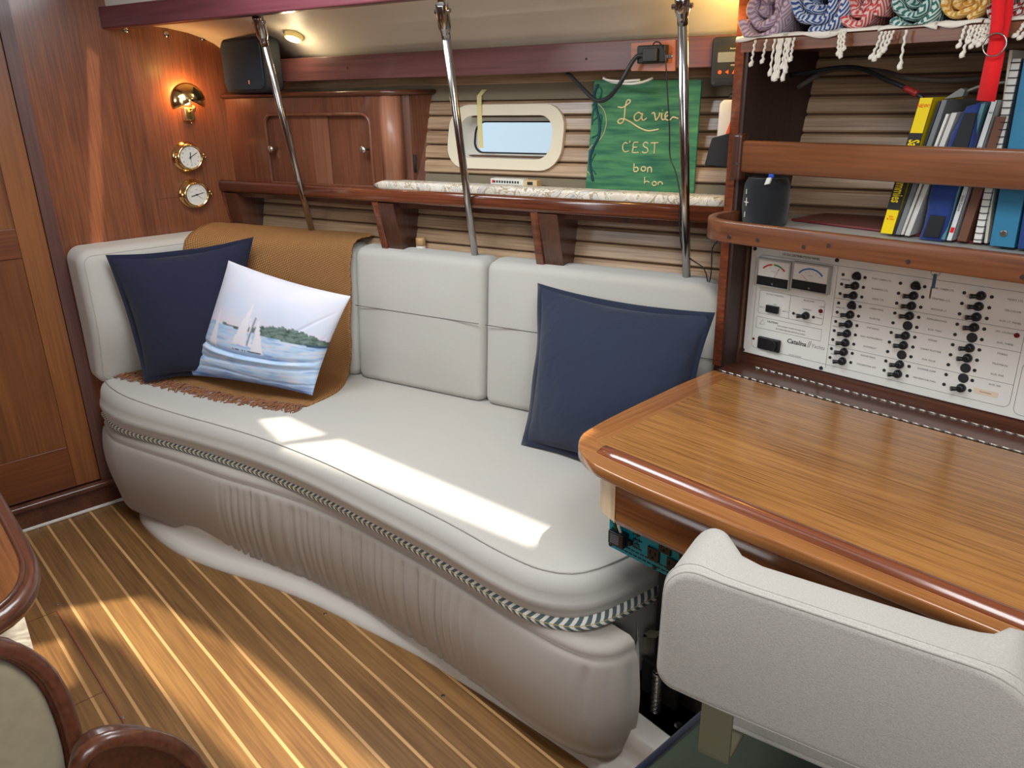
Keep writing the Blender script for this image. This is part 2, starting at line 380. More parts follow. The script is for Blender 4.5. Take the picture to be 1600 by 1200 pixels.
def plate(loops, fn, th, bev=0):
    """flat plate with holes; loops[0] outer, others holes (2D); fn(u, v, w) -> world"""
    cu = D.curves.new('p', 'CURVE'); cu.dimensions = '2D'; cu.fill_mode = 'BOTH'; cu.extrude = th/2
    for lp in loops:
        sp = cu.splines.new('POLY'); sp.points.add(len(lp)-1); sp.use_cyclic_u = True
        for i, q in enumerate(lp): sp.points[i].co = (q[0], q[1], 0, 1)
    ob = D.objects.new('p', cu); COL.objects.link(ob); dg = bpy.context.evaluated_depsgraph_get(); me = D.meshes.new_from_object(ob.evaluated_get(dg))
    b = B(); b.add([fn(v.co.x, v.co.y, v.co.z+th/2) for v in me.vertices], [tuple(p.vertices) for p in me.polygons])
    bm_ = bmesh.new(); bm_.from_mesh(me); bm_.free()
    D.objects.remove(ob); D.curves.remove(cu); D.meshes.remove(me); return b
def st(name, **k): return thing(name, (0, 0, 0), kind='structure', **k)
ROOF = 1.97
# ================================================================ FLOOR
fl = st('floor')
B().bx(-3.145, 1.2, -1.6, 2.4, -.05, -.006).build('subfloor', M['darkz'], fl)
for k in range(-7, 11):
    y0 = .348+.075*k
    B().bx(-3.14, 1.15, y0+.0042, y0+.0708, -.006, 0).build('plank', M['floor'], fl)
    B().bx(-3.14, 1.15, y0-.0042, y0+.0042, -.006, -.0002).build('inlay_strip', M['holly'], fl)
a, b_ = on_z(88, 955, 0), on_z(192, 1145, 0); c_ = on_z(42, 968, 0); e_ = on_z(157, 1083, 0); g_ = on_z(98, 1110, 0)
sm = B(); sm.bx(a.x, b_.x+.5, a.y-.0009, a.y+.0009, 0, .0006); sm.build('hatch_seam', M['blackm'], fl)
sm = B(); sm.bx(a.x, b_.x+.5, a.y+.001, a.y+.006, 0, .0004); sm.build('hatch_edging', wood('edging', srgb(150, 84, 56), srgb(130, 70, 46), 'x'), fl)
for p in (a, e_):
    sm = B(); sm.bx(p.x-.001, p.x+.001, a.y-.16, a.y, 0, .0006); sm.build('hatch_seam', M['dark'], fl)
for q in ((90, 944), (192, 1121), (60, 827), (508, 959), (692, 1087)):
    p = on_z(*q, 0); B().lathe(p, Z, [(0, .006), (.0012, .005)], 10).build('screw', M['steel'], fl)
# ================================================================ FORWARD BULKHEAD AND DOOR
XB = -3.145
wf = st('wall_forward'); B().bx(XB-.03, XB, .68, 2.2, 0, 2.0).build('bulkhead_panel', M['bulk'], wf)
B().bx(XB-.03, XB-.012, -1.6, .68, 0, 2.0).build('bulkhead_backing', M['darkz'], wf)
B().bx(XB, XB+.0008, 1.03, 1.12, 1.149, 1.1505).build('joint_line', M['dark'], wf)
for q in ((196, 46), (260, 53), (317, 59)):
    p = on_x(*q, XB); B().lathe(p, X, [(0, .011), (.004, .010), (.006, .004)], 14).build('screw_cup', M['steel'], wf)
tag(B().bx(XB-.02, XB+.006, .64, .682, .1, 2.0).build('trim_1', M['strip']), kind='structure')
dr = st('door_1')
B().bx(XB-.012, XB-.002, .553, .639, .11, 1.95).build('stile', M['door'], dr, bevel=.002)
B().bx(XB-.012, XB-.002, -.35, -.26, .11, 1.95).build('stile', M['door'], dr, bevel=.002)
for z0, z1 in ((.11, .276), (.997, 1.098), (1.86, 1.95)): B().bx(XB-.012, XB-.002, -.26, .553, z0, z1).build('rail', M['doorh'], dr, bevel=.002)
for z0, z1 in ((.276, .997), (1.098, 1.86)): B().bx(XB-.014, XB-.008, -.26, .553, z0, z1).build('door_panel', M['door'], dr)
bf = st('baseboard_forward')
B().bx(XB, XB+.018, -.9, .70, .012, .085).build('board', M['dark'], bf, bevel=.002)
B().bx(XB, XB+.036, -.9, .70, .085, .108).build('sill_molding', M['dark'], bf, bevel=.008, seg=3)
B().bx(XB, XB+.026, -.9, .72, 0, .012).build('sealant_strip', M['white'], bf, bevel=.004)
# ================================================================ SHELL OUT OF VIEW
tag(B().bx(XB, 1.2, -1.62, -1.6, 0, 2.0).build('wall_port', M['door']), kind='structure')
wa = st('wall_aft')
B().bx(1.2, 1.22, -1.6, -.9, 0, 2.0).build('bulkhead_panel', M['bulk'], wa); B().bx(1.2, 1.22, -.2, 2.8, 0, 2.0).build('bulkhead_panel', M['bulk'], wa)
B().bx(1.2, 1.22, -.9, -.2, 0, .5).build('bulkhead_panel', M['bulk'], wa)
# unseen roof; its openings are shaped to cast the wanted sun patches
def shift(pts, z): return [(x+(ROOF-z)*SX, y+(ROOF-z)*SY) for x, y in pts]
A1 = shift([(-2.13, .94), (-2.03, 1.10), (-1.17, 1.195), (-1.16, 1.10), (-1.60, 1.035)], .49)
A2 = shift([(-2.37, .985), (-2.32, 1.065), (-2.09, 1.085), (-2.15, .955)], .49)
A3 = shift([(-2.52, .30), (-2.40, .53), (-1.92, .655), (-1.58, .69), (-.90, .745), (-.90, .52), (-1.5, .47), (-2.2, .40)], 0)
A4 = shift([(-2.39, .15), (-2.34, .285), (-2.10, .26), (-2.09, .13)], 0)
A5 = [(-3.045, .925), (-3.035, .968), (-2.95, .958), (-2.80, .938), (-2.785, .890), (-2.90, .905)]
ye = lambda x, t: 1.30+(x+3.145)*math.tan(HA)+t/cos(HA)
roofm = plate([[(-3.2, -1.62), (1.22, -1.62), (1.22, ye(1.22, -.3)), (-3.2, ye(-3.2, -.3))], A1, A2, A3, A4, A5], lambda u, v, w: Vector((u, v, ROOF+w)), .03)
ce = st('ceiling'); roofm.build('roof_liner', M['white'], ce)
cb = B(); cb.loft([[hull(s, t, z) for t, z in ((-.285, 1.76), (-.29, ROOF+.02), (-.31, ROOF+.02), (-.31, 1.76))] for s in (-.2, 4.2)], smooth=False); cb.build('coaming_liner', M['white'], ce)
LINER = [(-.30, 1.762), (-.2, 1.754), (-.12, 1.745), (-.05, 1.732), (0, 1.716), (.04, 1.697), (.075, 1.672), (.10, 1.648), (.115, 1.634)]
cs = B(); rr = []
for s in (-.35, 4.2):
    rr.append([hull(s, t, z) for t, z in LINER+[(.40, 1.636), (.40, 1.80), (-.30, 1.80)]])
cs.loft(rr, smooth=True); cs.build('side_deck_liner', M['cream'], ce)
b = B(); b.hb(-.35, 1.78, -.335, -.285, 1.735, 1.805); tag(b.build('trim_2', wood('coaming_beam', srgb(122, 66, 72), srgb(98, 50, 58), 'x', HA, rough=.3), bevel=.006), kind='structure')
b = B(); b.hb(1.78, 4.2, -.325, -.285, 1.735, 1.805); tag(b.build('trim_3', M['white'], bevel=.006), kind='structure')
tag(B().hb(.10, 2.04, .075, .10, 1.555, 1.634).build('trim_4', M['beam'], bevel=.003), kind='structure')
# ================================================================ HULL SIDE OF OAK SLATS
def wt(z): return .10+.22*(z-.95)
wh = st('wall_hull')
WS0, WS1, WZ0, WZ1 = 1.020, 1.395, 1.303, 1.425
def hseg(b, s0, s1, z0, z1, d0, d1):
    b.add([hull(s, wt(z)+d, z) for s in (s0, s1) for z in (z0, z1) for d in (d0, d1)], [(0, 1, 3, 2), (4, 6, 7, 5), (0, 4, 5, 1), (2, 3, 7, 6), (0, 2, 6, 4), (1, 5, 7, 3)])
bk = B()
for s0, s1, z0, z1 in ((-.4, 4.2, .2, WZ0), (-.4, 4.2, WZ1, 1.75), (-.4, WS0, WZ0, WZ1), (WS1, 4.2, WZ0, WZ1)): hseg(bk, s0, s1, z0, z1, .006, .03)
bk.build('backing', M['backing'], wh)
P_ = .0475
def slat(s0, s1, z0, z1):
    b = B(); ring = lambda s: [hull(s, wt(z)+d, z) for z, d in ((z0, .007), (z0+.001, -.002), (z0+.005, -.006), (z1-.007, -.006), (z1-.001, -.002), (z1, .007))]
    b.loft([ring(s0), ring(s1)], smooth=False); b.build('slat', M['slat'], wh)
z = .72; gaps = [(.0, 2.05), (2.05, 4.0)]
while z < 1.60:
    z1 = z+P_-.0045
    for s0, s1 in gaps:
        if s0 < 1 and z1 > WZ0-.004 and z < WZ1+.004: slat(s0, WS0-.012, z, z1); slat(WS1+.012, s1, z, z1)
        elif not (1.487 < (z+z1)/2 < 1.53 and s0 < 1) and not ((z+z1)/2 > 1.19 and (z+z1)/2 < 1.235 and s0 < 1): slat(s0, s1, z, z1)
    z += P_
b = B(); hseg(b, .0, 2.05, 1.480, 1.530, -.003, .006); hseg(b, .0, 2.05, 1.192, 1.238, -.003, .006); b.build('filler_strip', M['khaki'], wh)
# ---- portlight
w1 = st('window_1')
hw = lambda u, v, w: hull(u, wt(v)-.004-w, v)
plate([rrect(.985, 1.432, 1.262, 1.466, .075), rrect(1.028, 1.392, 1.296, 1.432, .052)], hw, .014).build('window_frame', plain('cream_portlight_trim', srgb(226, 214, 188), .5), w1, bevel=.003)
o_, i_ = rrect(1.028, 1.392, 1.296, 1.432, .052), rrect(1.048, 1.388, 1.306, 1.412, .040)
b = B(); b.loft([[hull(u, wt(v)-.010, v) for u, v in o_], [hull(u, wt(v)+.04, v) for u, v in offs(o_, .004)], [hull(u, wt(v)+.045, v) for u, v in i_], [hull(u, wt(v)+.075, v) for u, v in i_]], caps=False); b.build('window_reveal', M['white'], w1)
plate([i_, offs(i_, .005)], lambda u, v, w: hull(u, wt(v)+.05+w, v), .006).build('gasket', M['blackm'], w1)
plate([offs(i_, .003)], lambda u, v, w: hull(u, wt(v)+.055+w, v), .004).build('pane', M['glass'], w1)
# ================================================================ OUTSIDE THE PORTLIGHT
ob = thing('boat_shed', hull(1.5, 2.2, 0), 'pale clapboard building seen through the cabin portlight', 'building')
wl = plain('pale_siding', srgb(212, 228, 236), .7)
B().hb(-1.5, 5.5, 2.2, 2.3, 0, 3.5).build('wall', wl, ob)
for k in range(30): B().hb(1.93, 5.5, 2.17, 2.2, .3+k*.1, .39+k*.1).build('clapboard', wl, ob)
B().hb(1.25, 1.33, 2.16, 2.2, 1.22, 1.52).build('window', plain('blue_shed_window', srgb(120, 150, 190), .2), ob)
B().hb(1.36, 1.42, 2.16, 2.2, .3, 3.2).build('corner_board', plain('blue_grey_board', srgb(190, 208, 222), .6), ob)
B().bx(-6, 6, 2.6, 8, -.3, -.25).build('dock_ground', plain('dock', srgb(200, 200, 195), .8), kind='structure')
# ================================================================ SHELF, RAIL, BRACKETS
sh = thing('side_shelf', hull(1, .1, 1.16), 'long varnished mahogany shelf along the slatted cabin side under the portlight', 'shelf')
B().hb(-.0, 2.03, -.005, .135, 1.163, 1.180).build('board', M['rail'], sh)
b = B(); b.loft([[hull(s, -.022+q[0], 1.155+q[1]) for q in rrect(0, .030, 0, .046, .012, 4)] for s in (0, 2.035)]); b.build('front_rail', M['rail'], sh)
B().hb(.0, 2.03, .02, .10, 1.135, 1.163).build('underside_cleat', M['darkz'], sh)
for s0, z0 in ((.775, .972), (1.415, .972), (-.02, .90)):
    b = B(); w = .095
    pts = [(-.012, 1.152), (wt(1.15)+.0, 1.152), (wt(z0), z0), (.035, z0)]
    b.add([hull(s, t, zz) for s in (s0+.028, s0+w) for t, zz in pts], [(0, 1, 2, 3), (7, 6, 5, 4), (0, 4, 5, 1), (1, 5, 6, 2), (2, 6, 7, 3), (3, 7, 4, 0)]); b.build('bracket', M['darkz'], sh)
    b = B(); b.add([hull(s, t, zz) for s in (s0, s0+.028) for t, zz in ((-.014, 1.155), (.03, 1.155), (.06, z0), (.026, z0))], [(0, 1, 2, 3), (7, 6, 5, 4), (0, 4, 5, 1), (1, 5, 6, 2), (2, 6, 7, 3), (3, 7, 4, 0)]); b.build('bracket_edge', M['rail'], sh, bevel=.003)
# ================================================================ LOCKER
lk = thing('wall_locker', hull(.4, .12, 1.18), 'reddish wooden wall locker with two sliding doors and small knobs beside the bulkhead', 'cabinet')
Z0, Z1 = 1.182, 1.505
body = [(-.02, .078), (.80, .078), (.865, .12), (.895, .235), (-.02, .235)]
b = B(); b.loft([[hull(s+(.0 if i == 0 else .0), t-(.235-wt(1.2)-.0 if (i == 0 and t > .2) else 0), zz) for s, t in body] for i, zz in enumerate((Z0, Z1))], smooth=False); b.build('body', M['lock'], lk)
hole = rrect(.225, .742, Z0+.012, 1.442, (.004, .004, .035, .035))
plate([[(0, Z0), (.80, Z0), (.80, Z1), (0, Z1)], hole], lambda u, v, w: hull(u, .050+.028-w, v), .028).build('face_frame', M['lock'], lk)
b = B(); hp = [hull(u, .047, v) for u, v in hole[7:]]; b.tube([hull(u, .049, v) for u, v in hole]+[hull(*[hole[0][0], .049, hole[0][1]])], .006, 8, caps=False); b.build('door_bead', M['lock'], lk)
B().hb(.225, .50, .066, .074, Z0+.01, 1.445).build('sliding_door', M['lock'], lk); B().hb(.49, .742, .070, .078, Z0+.01, 1.445).build('sliding_door', M['lock'], lk)
B().hb(.445, .53, .0655, .067, Z0+.012, 1.44).build('door_edge_strip', M['lockl'], lk)
for q in ((423, 233), (567, 234)):
    p = on_h(*q, .03); B().lathe(p-HN*.008, HN, [(0, .004), (.002, .0115), (.008, .014), (.014, .010), (.017, .005), (.042, .005)], 18).build('knob', M['pewter'], lk)
b = B(); b.loft([[hull(s, t, zz) for s, t in ((.785, .05), (.808, .047), (.828, .052), (.846, .066), (.856, .09), (.80, .10))] for zz in (Z0, Z1)]); b.build('corner_post', M['lockl'], lk)
p = [hull(.861+.004, .118, 1.24), hull(.861+.004, .118, 1.29)]
b = B(); b.tube([hull(.858+.012, .125, 1.245), hull(.868+.004, .125, 1.305)], .005, 8); b.build('finger_slot', M['blackm'], lk)
b = B(); mo = [(-.0, .035), (.80, .035), (.845, .045), (.872, .085), (.915, .245), (-.0, .245)]
b.loft([[hull(s, t, zz) for s, t in offs(mo, d)] for zz, d in ((Z1-.004, .008), (Z1+.002, 0), (Z1+.010, 0), (Z1+.014, .006))], smooth=True); b.build('top_molding', M['dark'], lk)
# ================================================================ BLACK LOUDSPEAKER
c = [on_x(341, 60, -3.09), on_h(409, 60, -.03), on_h(409, 150, -.03), on_x(347, 155, -3.09)]
ux = (c[1]-c[0]); uz = Vector((0, 0, c[0].z-1.519)); nn = uz.cross(ux).normalized()
if nn.dot(CAM-c[0]) < 0: nn = -nn
o0 = Vector((c[0].x, c[0].y, 1.519)); wx = ux.length; ux.z = 0; ux.normalize()
fs = lambda u, v, w: o0+ux*u+Z*v+nn*w - nn*.075
sp = thing('loudspeaker', o0, 'black loudspeaker with rounded corners on top of the wall locker', 'speaker')
cushion(rrect(0, wx-.004, 0, .190, .03), .075, .012, fs, crown=0).build('cabinet', M['blackm'], sp)
cushion(rrect(.012, wx-.016, .012, .178, .025), .008, .003, lambda u, v, w: fs(u, v, w+.073), crown=0).build('grille', fabric('speaker_cloth', srgb(44, 54, 64), 1500, .3, sheen=.1), sp)
B().box(fs(wx*.62, .03, .081), ux*.007, Z*.014, nn*.001).build('badge', M['pewter'], sp)
# ================================================================ BRASS LAMP, CLOCK, BAROMETER
L0 = thing('brass_wall_lamp', on_x(296, 185, XB), 'polished brass half-dome wall lamp glowing above the brass clock', 'lamp')
p = on_x(296, 185, XB); px_ = p.x
B().bx(XB, XB+.03, p.y-.026, p.y+.012, 1.425, 1.475).build('mount', M['brass'], L0, bevel=.005)
b = B(); b.tube([(XB+.03, p.y-.005, 1.455), (XB+.055, p.y, 1.462), (XB+.06, p.y+.002, 1.48)], .006, 8); b.build('arm', M['brass'], L0)
b = B(); cc = Vector((XB+.055, 1.188, 1.495)); vs = []; fsx = []; n = 26; m_ = 8
for j in range(m_+1):
    r = .066*sin(pi/2*j/m_*.93); dx = .036*cos(pi/2*j/m_)
    for i in range(n):
        a = -1.22+(2*pi-.70)*i/(n-1)-0; a = -.42+(pi+.84)*i/(n-1); vs.append(cc+Vector((dx, r*cos(a), r*sin(a))))
for j in range(m_):
    for i in range(n-1): q = j*n+i; fsx.append((q, q+1, q+n+1, q+n))
b.add(vs, fsx, True); o = b.build('shade', M['brass'], L0); o.modifiers.new('s', 'SOLIDIFY').thickness = .0015
B().lathe(cc+Vector((-.018, 0, .0)), Z, [(-.012, .008), (-.008, .012), (.008, .012), (.016, .006)], 14).build('bulb', M['glow'], L0)
b = B(); b.tube([(XB+.02, p.y-.004, 1.425), (XB+.025, p.y-.002, 1.412)], .002, 6); b.build('switch', M['brass'], L0)
pl = D.lights.new('wall_lamp_light', 'POINT'); pl.energy = 1.6; pl.color = (1, .52, .18); pl.shadow_soft_size = .02
po = D.objects.new('wall_lamp_light', pl); COL.objects.link(po); po.location = cc+Vector((-.022, 0, .034))
def dial(name, q, label, cat, hands, nums):
    c = on_x(*q, XB); c = Vector((XB, c.y, c.z)); t = thing(name, c, label, cat)
    B().lathe(c, X, [(0, .056), (.004, .056), (.008, .050), (.012, .046), (.030, .046), (.036, .050), (.042, .050), (.046, .046), (.048, .041), (.039, .0395)], 36).build('case', M['brass'], t)
    B().lathe(c, X, [(.0405, .0395), (.041, .0395)], 32).build('face', M['paperw'], t)
    b = B()
    for ang, l, w in hands:
        d = Vector((0, sin(ang), cos(ang))); e = d.cross(X); o = c+X*.0425; b.box(o-d*.008-e*w, e*2*w, d*(l+.008), X*.0008)
    b.lathe(c+X*.042, X, [(0, .003), (.002, .003)], 10); b.build('hand', M['ink'], t)
    if nums:
        texts([(str(i), c+X*.0415+Vector((0, sin(i*pi/6), cos(i*pi/6)))*.031, Y, Z, .006, 'CENTER', 0) for i in range(1, 13)], 'numerals', M['ink'], t)
    else:
        b = B()
        for i in range(-13, 14):
            a = i*.17; d = Vector((0, sin(a), cos(a))); e = d.cross(X); b.box(c+X*.0415+d*.031-e*.0004, e*.0008, d*(.004 if i % 3 else .006), X*.0004)
        b.build('scale', M['ink'], t); texts([('FAIR', c+X*.0415+Vector((0, .0, .019)), Y, Z, .0035, 'CENTER', 0), ('RAIN', c+X*.0415+Vector((0, -.019, .012)), Y, Z, .003, 'CENTER', 0), ('DRY', c+X*.0415+Vector((0, .018, .013)), Y, Z, .003, 'CENTER', 0)], 'lettering', M['greyink'], t)
    b = B(); b.lathe(c+Vector((.030, .050, .006)), Y, [(0, .004), (.004, .006), (.010, .006), (.014, .003)], 10); b.lathe(c+Vector((.030, .058, -.004)), Y, [(0, .003), (.006, .004), (.010, .002)], 8); b.build('clasp', M['brass'], t)
    b = B(); b.tube([c+Vector((.028, -.050, -.016)), c+Vector((.028, -.050, .016))], .0045, 8); b.build('hinge', M['brass'], t)
dial('wall_clock', (291, 245), 'brass ship clock with numbered white face under the wall lamp', 'clock', [(.1, .018, .0016), (1.05, .029, .0011), (pi-.05, .030, .0004)], True)
dial('barometer', (301, 303), 'brass barometer with white dial, the lower of the two round instruments', 'barometer', [(1.35, .028, .0010), (1.35+pi, .022, .0016), (2.3, .026, .0004)], False)
# ================================================================ DOME LIGHT AND SPOT
def liner_z(t):
    for (a, za), (b, zb) in zip(LINER, LINER[1:]):
        if a <= t <= b: return za+(zb-za)*(t-a)/(b-a)
dl = on_h(459, 54, .02); s_ = (dl-H0).dot(HU); lz = liner_z(.02)-.003; nn = (Vector((0, 0, -1))-HN*.42).normalized(); c = hull(s_, .02, lz)
t = thing('ceiling_lamp', c, 'small round glowing ceiling lamp with yellow rim on the cream liner', 'lamp')
B().lathe(c, nn, [(-.004, .032), (.010, .032), (.014, .029), (.012, .024)], 28).build('rim', M['yrim'], t)
B().lathe(c, nn, [(.010, .026), (.015, .024), (.018, .012)], 24).build('lens', M['glow'], t)
pl = D.lights.new('ceiling_lamp_light', 'POINT'); pl.energy = .5; pl.color = (1, .8, .5); pl.shadow_soft_size = .02
po = D.objects.new('ceiling_lamp_light', pl); COL.objects.link(po); po.location = c+nn*.04
pl = D.lights.new('corner_lamp_light', 'POINT'); pl.energy = 1.8; pl.color = (1, .62, .16); pl.shadow_soft_size = .03
po = D.objects.new('corner_lamp_light', pl); COL.objects.link(po); po.location = hull(2.02, -.08, 1.66)

# ================================================================ SETTEE BASE
def lift(x): return .04*smooth01((-2.55-x)/.55)
se = thing('settee', (-2, 1.2, 0), 'long curved built-in settee base with gathered oatmeal front padding and white plinth', 'sofa')
PL = [(-3.02, 1.2), (-3.02, .80), (-2.94, .70), (-2.74, .690), (-2.56, .712), (-2.38, .768), (-2.2, .84), (-2.0, .905), (-1.78, .957), (-1.56, 1.005), (-1.385, 1.030), (-1.2, 1.050), (-.995, 1.068), (-.80, 1.075), (-.62, 1.10), (-.60, 1.3)]
pl2 = [Vector((x, y, 0)) for x, y in PL]; path = spline(pl2, .04)
def sweep(path, prof, b, jit=None):
    rings = []
    for i, p in enumerate(path):
        d = (path[min(i+1, len(path)-1)]-path[max(i-1, 0)]); d.z = 0; d.normalize(); o = Vector((d.y, -d.x, 0))
        rings.append([p+o*(q[0]+(jit(i/len(path), j/len(prof), p) if jit else 0))+Z*q[1] for j, q in enumerate(prof)])
    n = len(prof); vs = [v for r in rings for v in r]; fs = []
    for i in range(len(rings)-1):
        for j in range(n-1): a = i*n+j; fs.append((a, a+1, a+n+1, a+n))
    b.add(vs, fs, True); return b
b = sweep(path, [(0, 0), (0, .006), (-.010, .020), (-.028, .033), (-.050, .044), (-.058, .07), (-.062, .12), (-.2, .125), (-.5, .125)], B()); b.build('plinth', M['white'], se)
PD = [(-3.13, .690), (-2.98, .672), (-2.86, .690), (-2.6, .768), (-2.37, .832), (-2.19, .892), (-2.0, .945), (-1.8, .980), (-1.6, 1.000), (-1.4, 1.015), (-1.2, 1.022), (-1.08, 1.026), (-.995, 1.036), (-.935, 1.057), (-.900, 1.095), (-.888, 1.15)]
pp_ = spline([Vector((x, y, 0)) for x, y in PD], .005)
L_ = len(pp_)
def padprof(n=22):
    out = [(-.10, .345), (-.05, .352), (-.022, .358), (-.006, .352), (.0, .340), (-.004, .330)]
    for i in range(n+1):
        a = i/n; out.append((.004+.020*sin(pi*min(1, a*1.1))**.7*(1-.3*a) - .004*a**4, .326-.276*a))
    out += [(-.012, .044), (-.05, .044)]; return out
pr = padprof()
rj = random.Random(3); ph_ = [rj.uniform(0, 6.28) for _ in range(6)]
def pj(u, v, p):
    g = smooth01((p.x+2.45)/.2)*smooth01((-1.15-p.x)/.35); g2 = .8*smooth01((p.x+1.02)/.08); g3 = .25
    q = p.x+.35*p.y+.012*v*sin(p.x*13); x = q*150+2.6*sin(q*21+ph_[1])+.9*v*sin(q*11+ph_[2])
    w = (1-abs(sin(x*.5)))**1.3*(.45+.55*sin(q*37+ph_[3])**2)+.5*(1-abs(sin(x*.83+ph_[4])))**2*sin(q*19)**2
    e = smooth01((v-.20)/.08)*smooth01((1.0-v)/.15)
    return -.0135*(g+g2*abs(v-.6)*2)*w*e*(.55+.45*sin(pi*v))+.0008*sin(q*23)*e
b = B(); sweep(pp_, pr, b, pj)
# the left end runs down diagonally to the plinth
for v in b.v:
    k = smooth01((-2.72-v.x)/.40); 
    if v.z < .33: v.y += 0
n_ = len(pr); last = [b.v[-n_+j] for j in range(n_)]
cap = [q+Vector((0, .0, 0)) for q in last[4:-2]]; cx = sum(cap, Vector())/len(cap)
r2 = [q.lerp(Vector((-.915, 1.20, q.z)), .55) for q in cap]
k = len(b.v); m2 = len(cap); r3 = [Vector((-.955, 1.235, q.z)) for q in cap]
b.add(cap+r2+r3, [(i, i+1, i+1+m2, i+m2) for i in range(m2-1)]+[(m2+i, m2+i+1, 2*m2+i+1, 2*m2+i) for i in range(m2-1)], True)
b.build('front_pad', M['fabpad'], se)
# patterned ribbon between seat and pad
TR = [(-3.12, .700), (-2.98, .690), (-2.86, .715), (-2.6, .810), (-2.37, .880), (-2.17, .930), (-1.95, .968), (-1.77, .990), (-1.6, 1.006), (-1.40, 1.020), (-1.17, 1.028), (-1.07, 1.045), (-1.005, 1.09), (-.978, 1.16), (-.965, 1.25), (-.955, 1.34), (-.95, 1.45)]
tp = spline([Vector((x, y, 0)) for x, y in TR], .02); b = B(); n = 9
prof = [(.002+.026*sin(pi*(.04+.92*i/(n-1))), .344+.044*(i/(n-1))) for i in range(n)]
sweep(tp, [(p[0]-.012, p[1]) for p in prof], b)
for v in b.v: v.z += lift(v.x)*.3
d_ = 0; b.uv = []
for i, p in enumerate(tp):
    if i: d_ += (p-tp[i-1]).length
    for j in range(n): b.uv.append((d_, j/(n-1)))
m, nt, p = newmat('leaf_ribbon'); L = nt.links.new
uv = nd(nt, 'ShaderNodeUVMap'); sx = nd(nt, 'ShaderNodeSeparateXYZ'); L(uv.outputs[0], sx.inputs[0])
vv = math_n(nt, 'ABSOLUTE', math_n(nt, 'SUBTRACT', sx.outputs[1], .62))
f = math_n(nt, 'FRACT', math_n(nt, 'ADD', math_n(nt, 'MULTIPLY', sx.outputs[0], 46), math_n(nt, 'MULTIPLY', vv, -2.2)))
g = math_n(nt, 'GREATER_THAN', f, .46); mid = math_n(nt, 'LESS_THAN', vv, .018)
mx = nd(nt, 'ShaderNodeMix', data_type='RGBA'); L(g, mx.inputs[0]); mx.inputs[6].default_value = (*srgb(232, 228, 216), 1); mx.inputs[7].default_value = (*srgb(88, 104, 108), 1)
mx2 = nd(nt, 'ShaderNodeMix', data_type='RGBA'); L(mid, mx2.inputs[0]); L(mx.outputs[2], mx2.inputs[6]); mx2.inputs[7].default_value = (*srgb(186, 168, 96), 1)
L(mx2.outputs[2], p.inputs['Base Color']); p.inputs['Roughness'].default_value = .9
b.build('leaf_ribbon', m, se)
b = sweep(tp[len(tp)//2:], [(-.03, .04), (-.024, .20), (-.022, .36)], B()); b.build('pad_end', M['fabpad'], se)
B().bx(-3.0, -.99, 1.3, 1.32, .05, .34).build('carcass', M['darkz'], se)
tag(B().add([(-.93, 1.28, 0), (.3, 1.28, 0), (.3, 1.28, .62), (-.93, 1.28, .62)], [(0, 1, 2, 3)]).add([(-.93, 1.28, 0), (-.93, 2.0, 0), (-.93, 2.0, .46), (-.93, 1.28, .46)], [(0, 1, 2, 3)]).build('dark_gap_panel', plain('void_shade', srgb(46, 40, 36), .7), kind='structure'))  # dark sheets added for the shade in the gap; darkness is in the colour
# ================================================================ SEAT CUSHION
front = spline([Vector((x, y)).to_3d() for x, y in ((-3.128, .78), (-3.122, .725), (-3.085, .688), (-2.99, .676), (-2.85, .698), (-2.6, .790), (-2.37, .862), (-2.17, .912), (-1.95, .950), (-1.77, .970), (-1.6, .986), (-1.40, 1.003), (-1.20, 1.010), (-1.08, 1.030), (-1.01, 1.075), (-.978, 1.14), (-.962, 1.24), (-.952, 1.36), (-.95, 1.66), (-.965, 1.75), (-1.03, 1.80), (-1.12, 1.82))], .03)
back = [hull(1.9, .06, 0), hull(0.1, .06, 0), Vector((-3.128, 1.3, 0))]
out2 = [(p.x, p.y) for p in front]+dens([(-1.12, 1.82)]+[(p.x, p.y) for p in back], .1, False)[1:]
sc = thing('seat_cushion', (-2, 1.2, .37), 'long oatmeal fabric seat cushion with concave front edge in patches of sun', 'cushion')
fseat = lambda u, v, w: Vector((u, v, .372+w*(1+lift(u)/.12)))
b = cushion(out2, .118, .052, fseat, n=8, crown=.004, bulge=.008, r2=.03); b.build('cover', M['fab'], sc)
seam = []
for q, q2 in zip(out2[:len(front)], offs(out2, .030)[:len(front)]): seam.append(fseat(*q2, .118-.052+.052*.91+.0012))
B().tube(seam, .0022, 6).build('piping', M['pipe'], sc)
# ================================================================ BACK CUSHIONS
def backc(s0, s1, label, rr_, zt=.985, tl=0.0):
    o2 = rrect(s0, s1, .49, zt, rr_, 8); o2 = dens(o2, .05)
    fn = lambda u, v, w: hull(u, .070+(v-.49)*.08-w, v)
    t = thing('back_cushion', hull((s0+s1)/2, .05, .49), label, 'cushion', 'settee back cushions')
    b = cushion(o2, .115, .030, fn, n=6, crown=.010, bulge=.004, r2=.02); b.build('cover', M['fab'], t)
    b = B(); b.tube(ridge(o2, .115, .030, fn, ins=1.2)+[ridge(o2, .115, .030, fn, ins=1.2)[0]], .0013, 5, caps=False); b.build('piping', M['pipe'], t)
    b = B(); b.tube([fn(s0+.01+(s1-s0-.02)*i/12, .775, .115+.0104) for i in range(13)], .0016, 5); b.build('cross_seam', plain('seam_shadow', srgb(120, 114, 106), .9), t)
backc(.665, 1.232, 'oatmeal back cushion between the brown throw and the cushion behind the right pillow', .034)
backc(1.240, 2.055, 'oatmeal back cushion behind the right navy pillow, rounded end against the desk post', (.034, .05, .12, .034))
backc(.15, .657, 'oatmeal back cushion draped with the brown throw', .034)
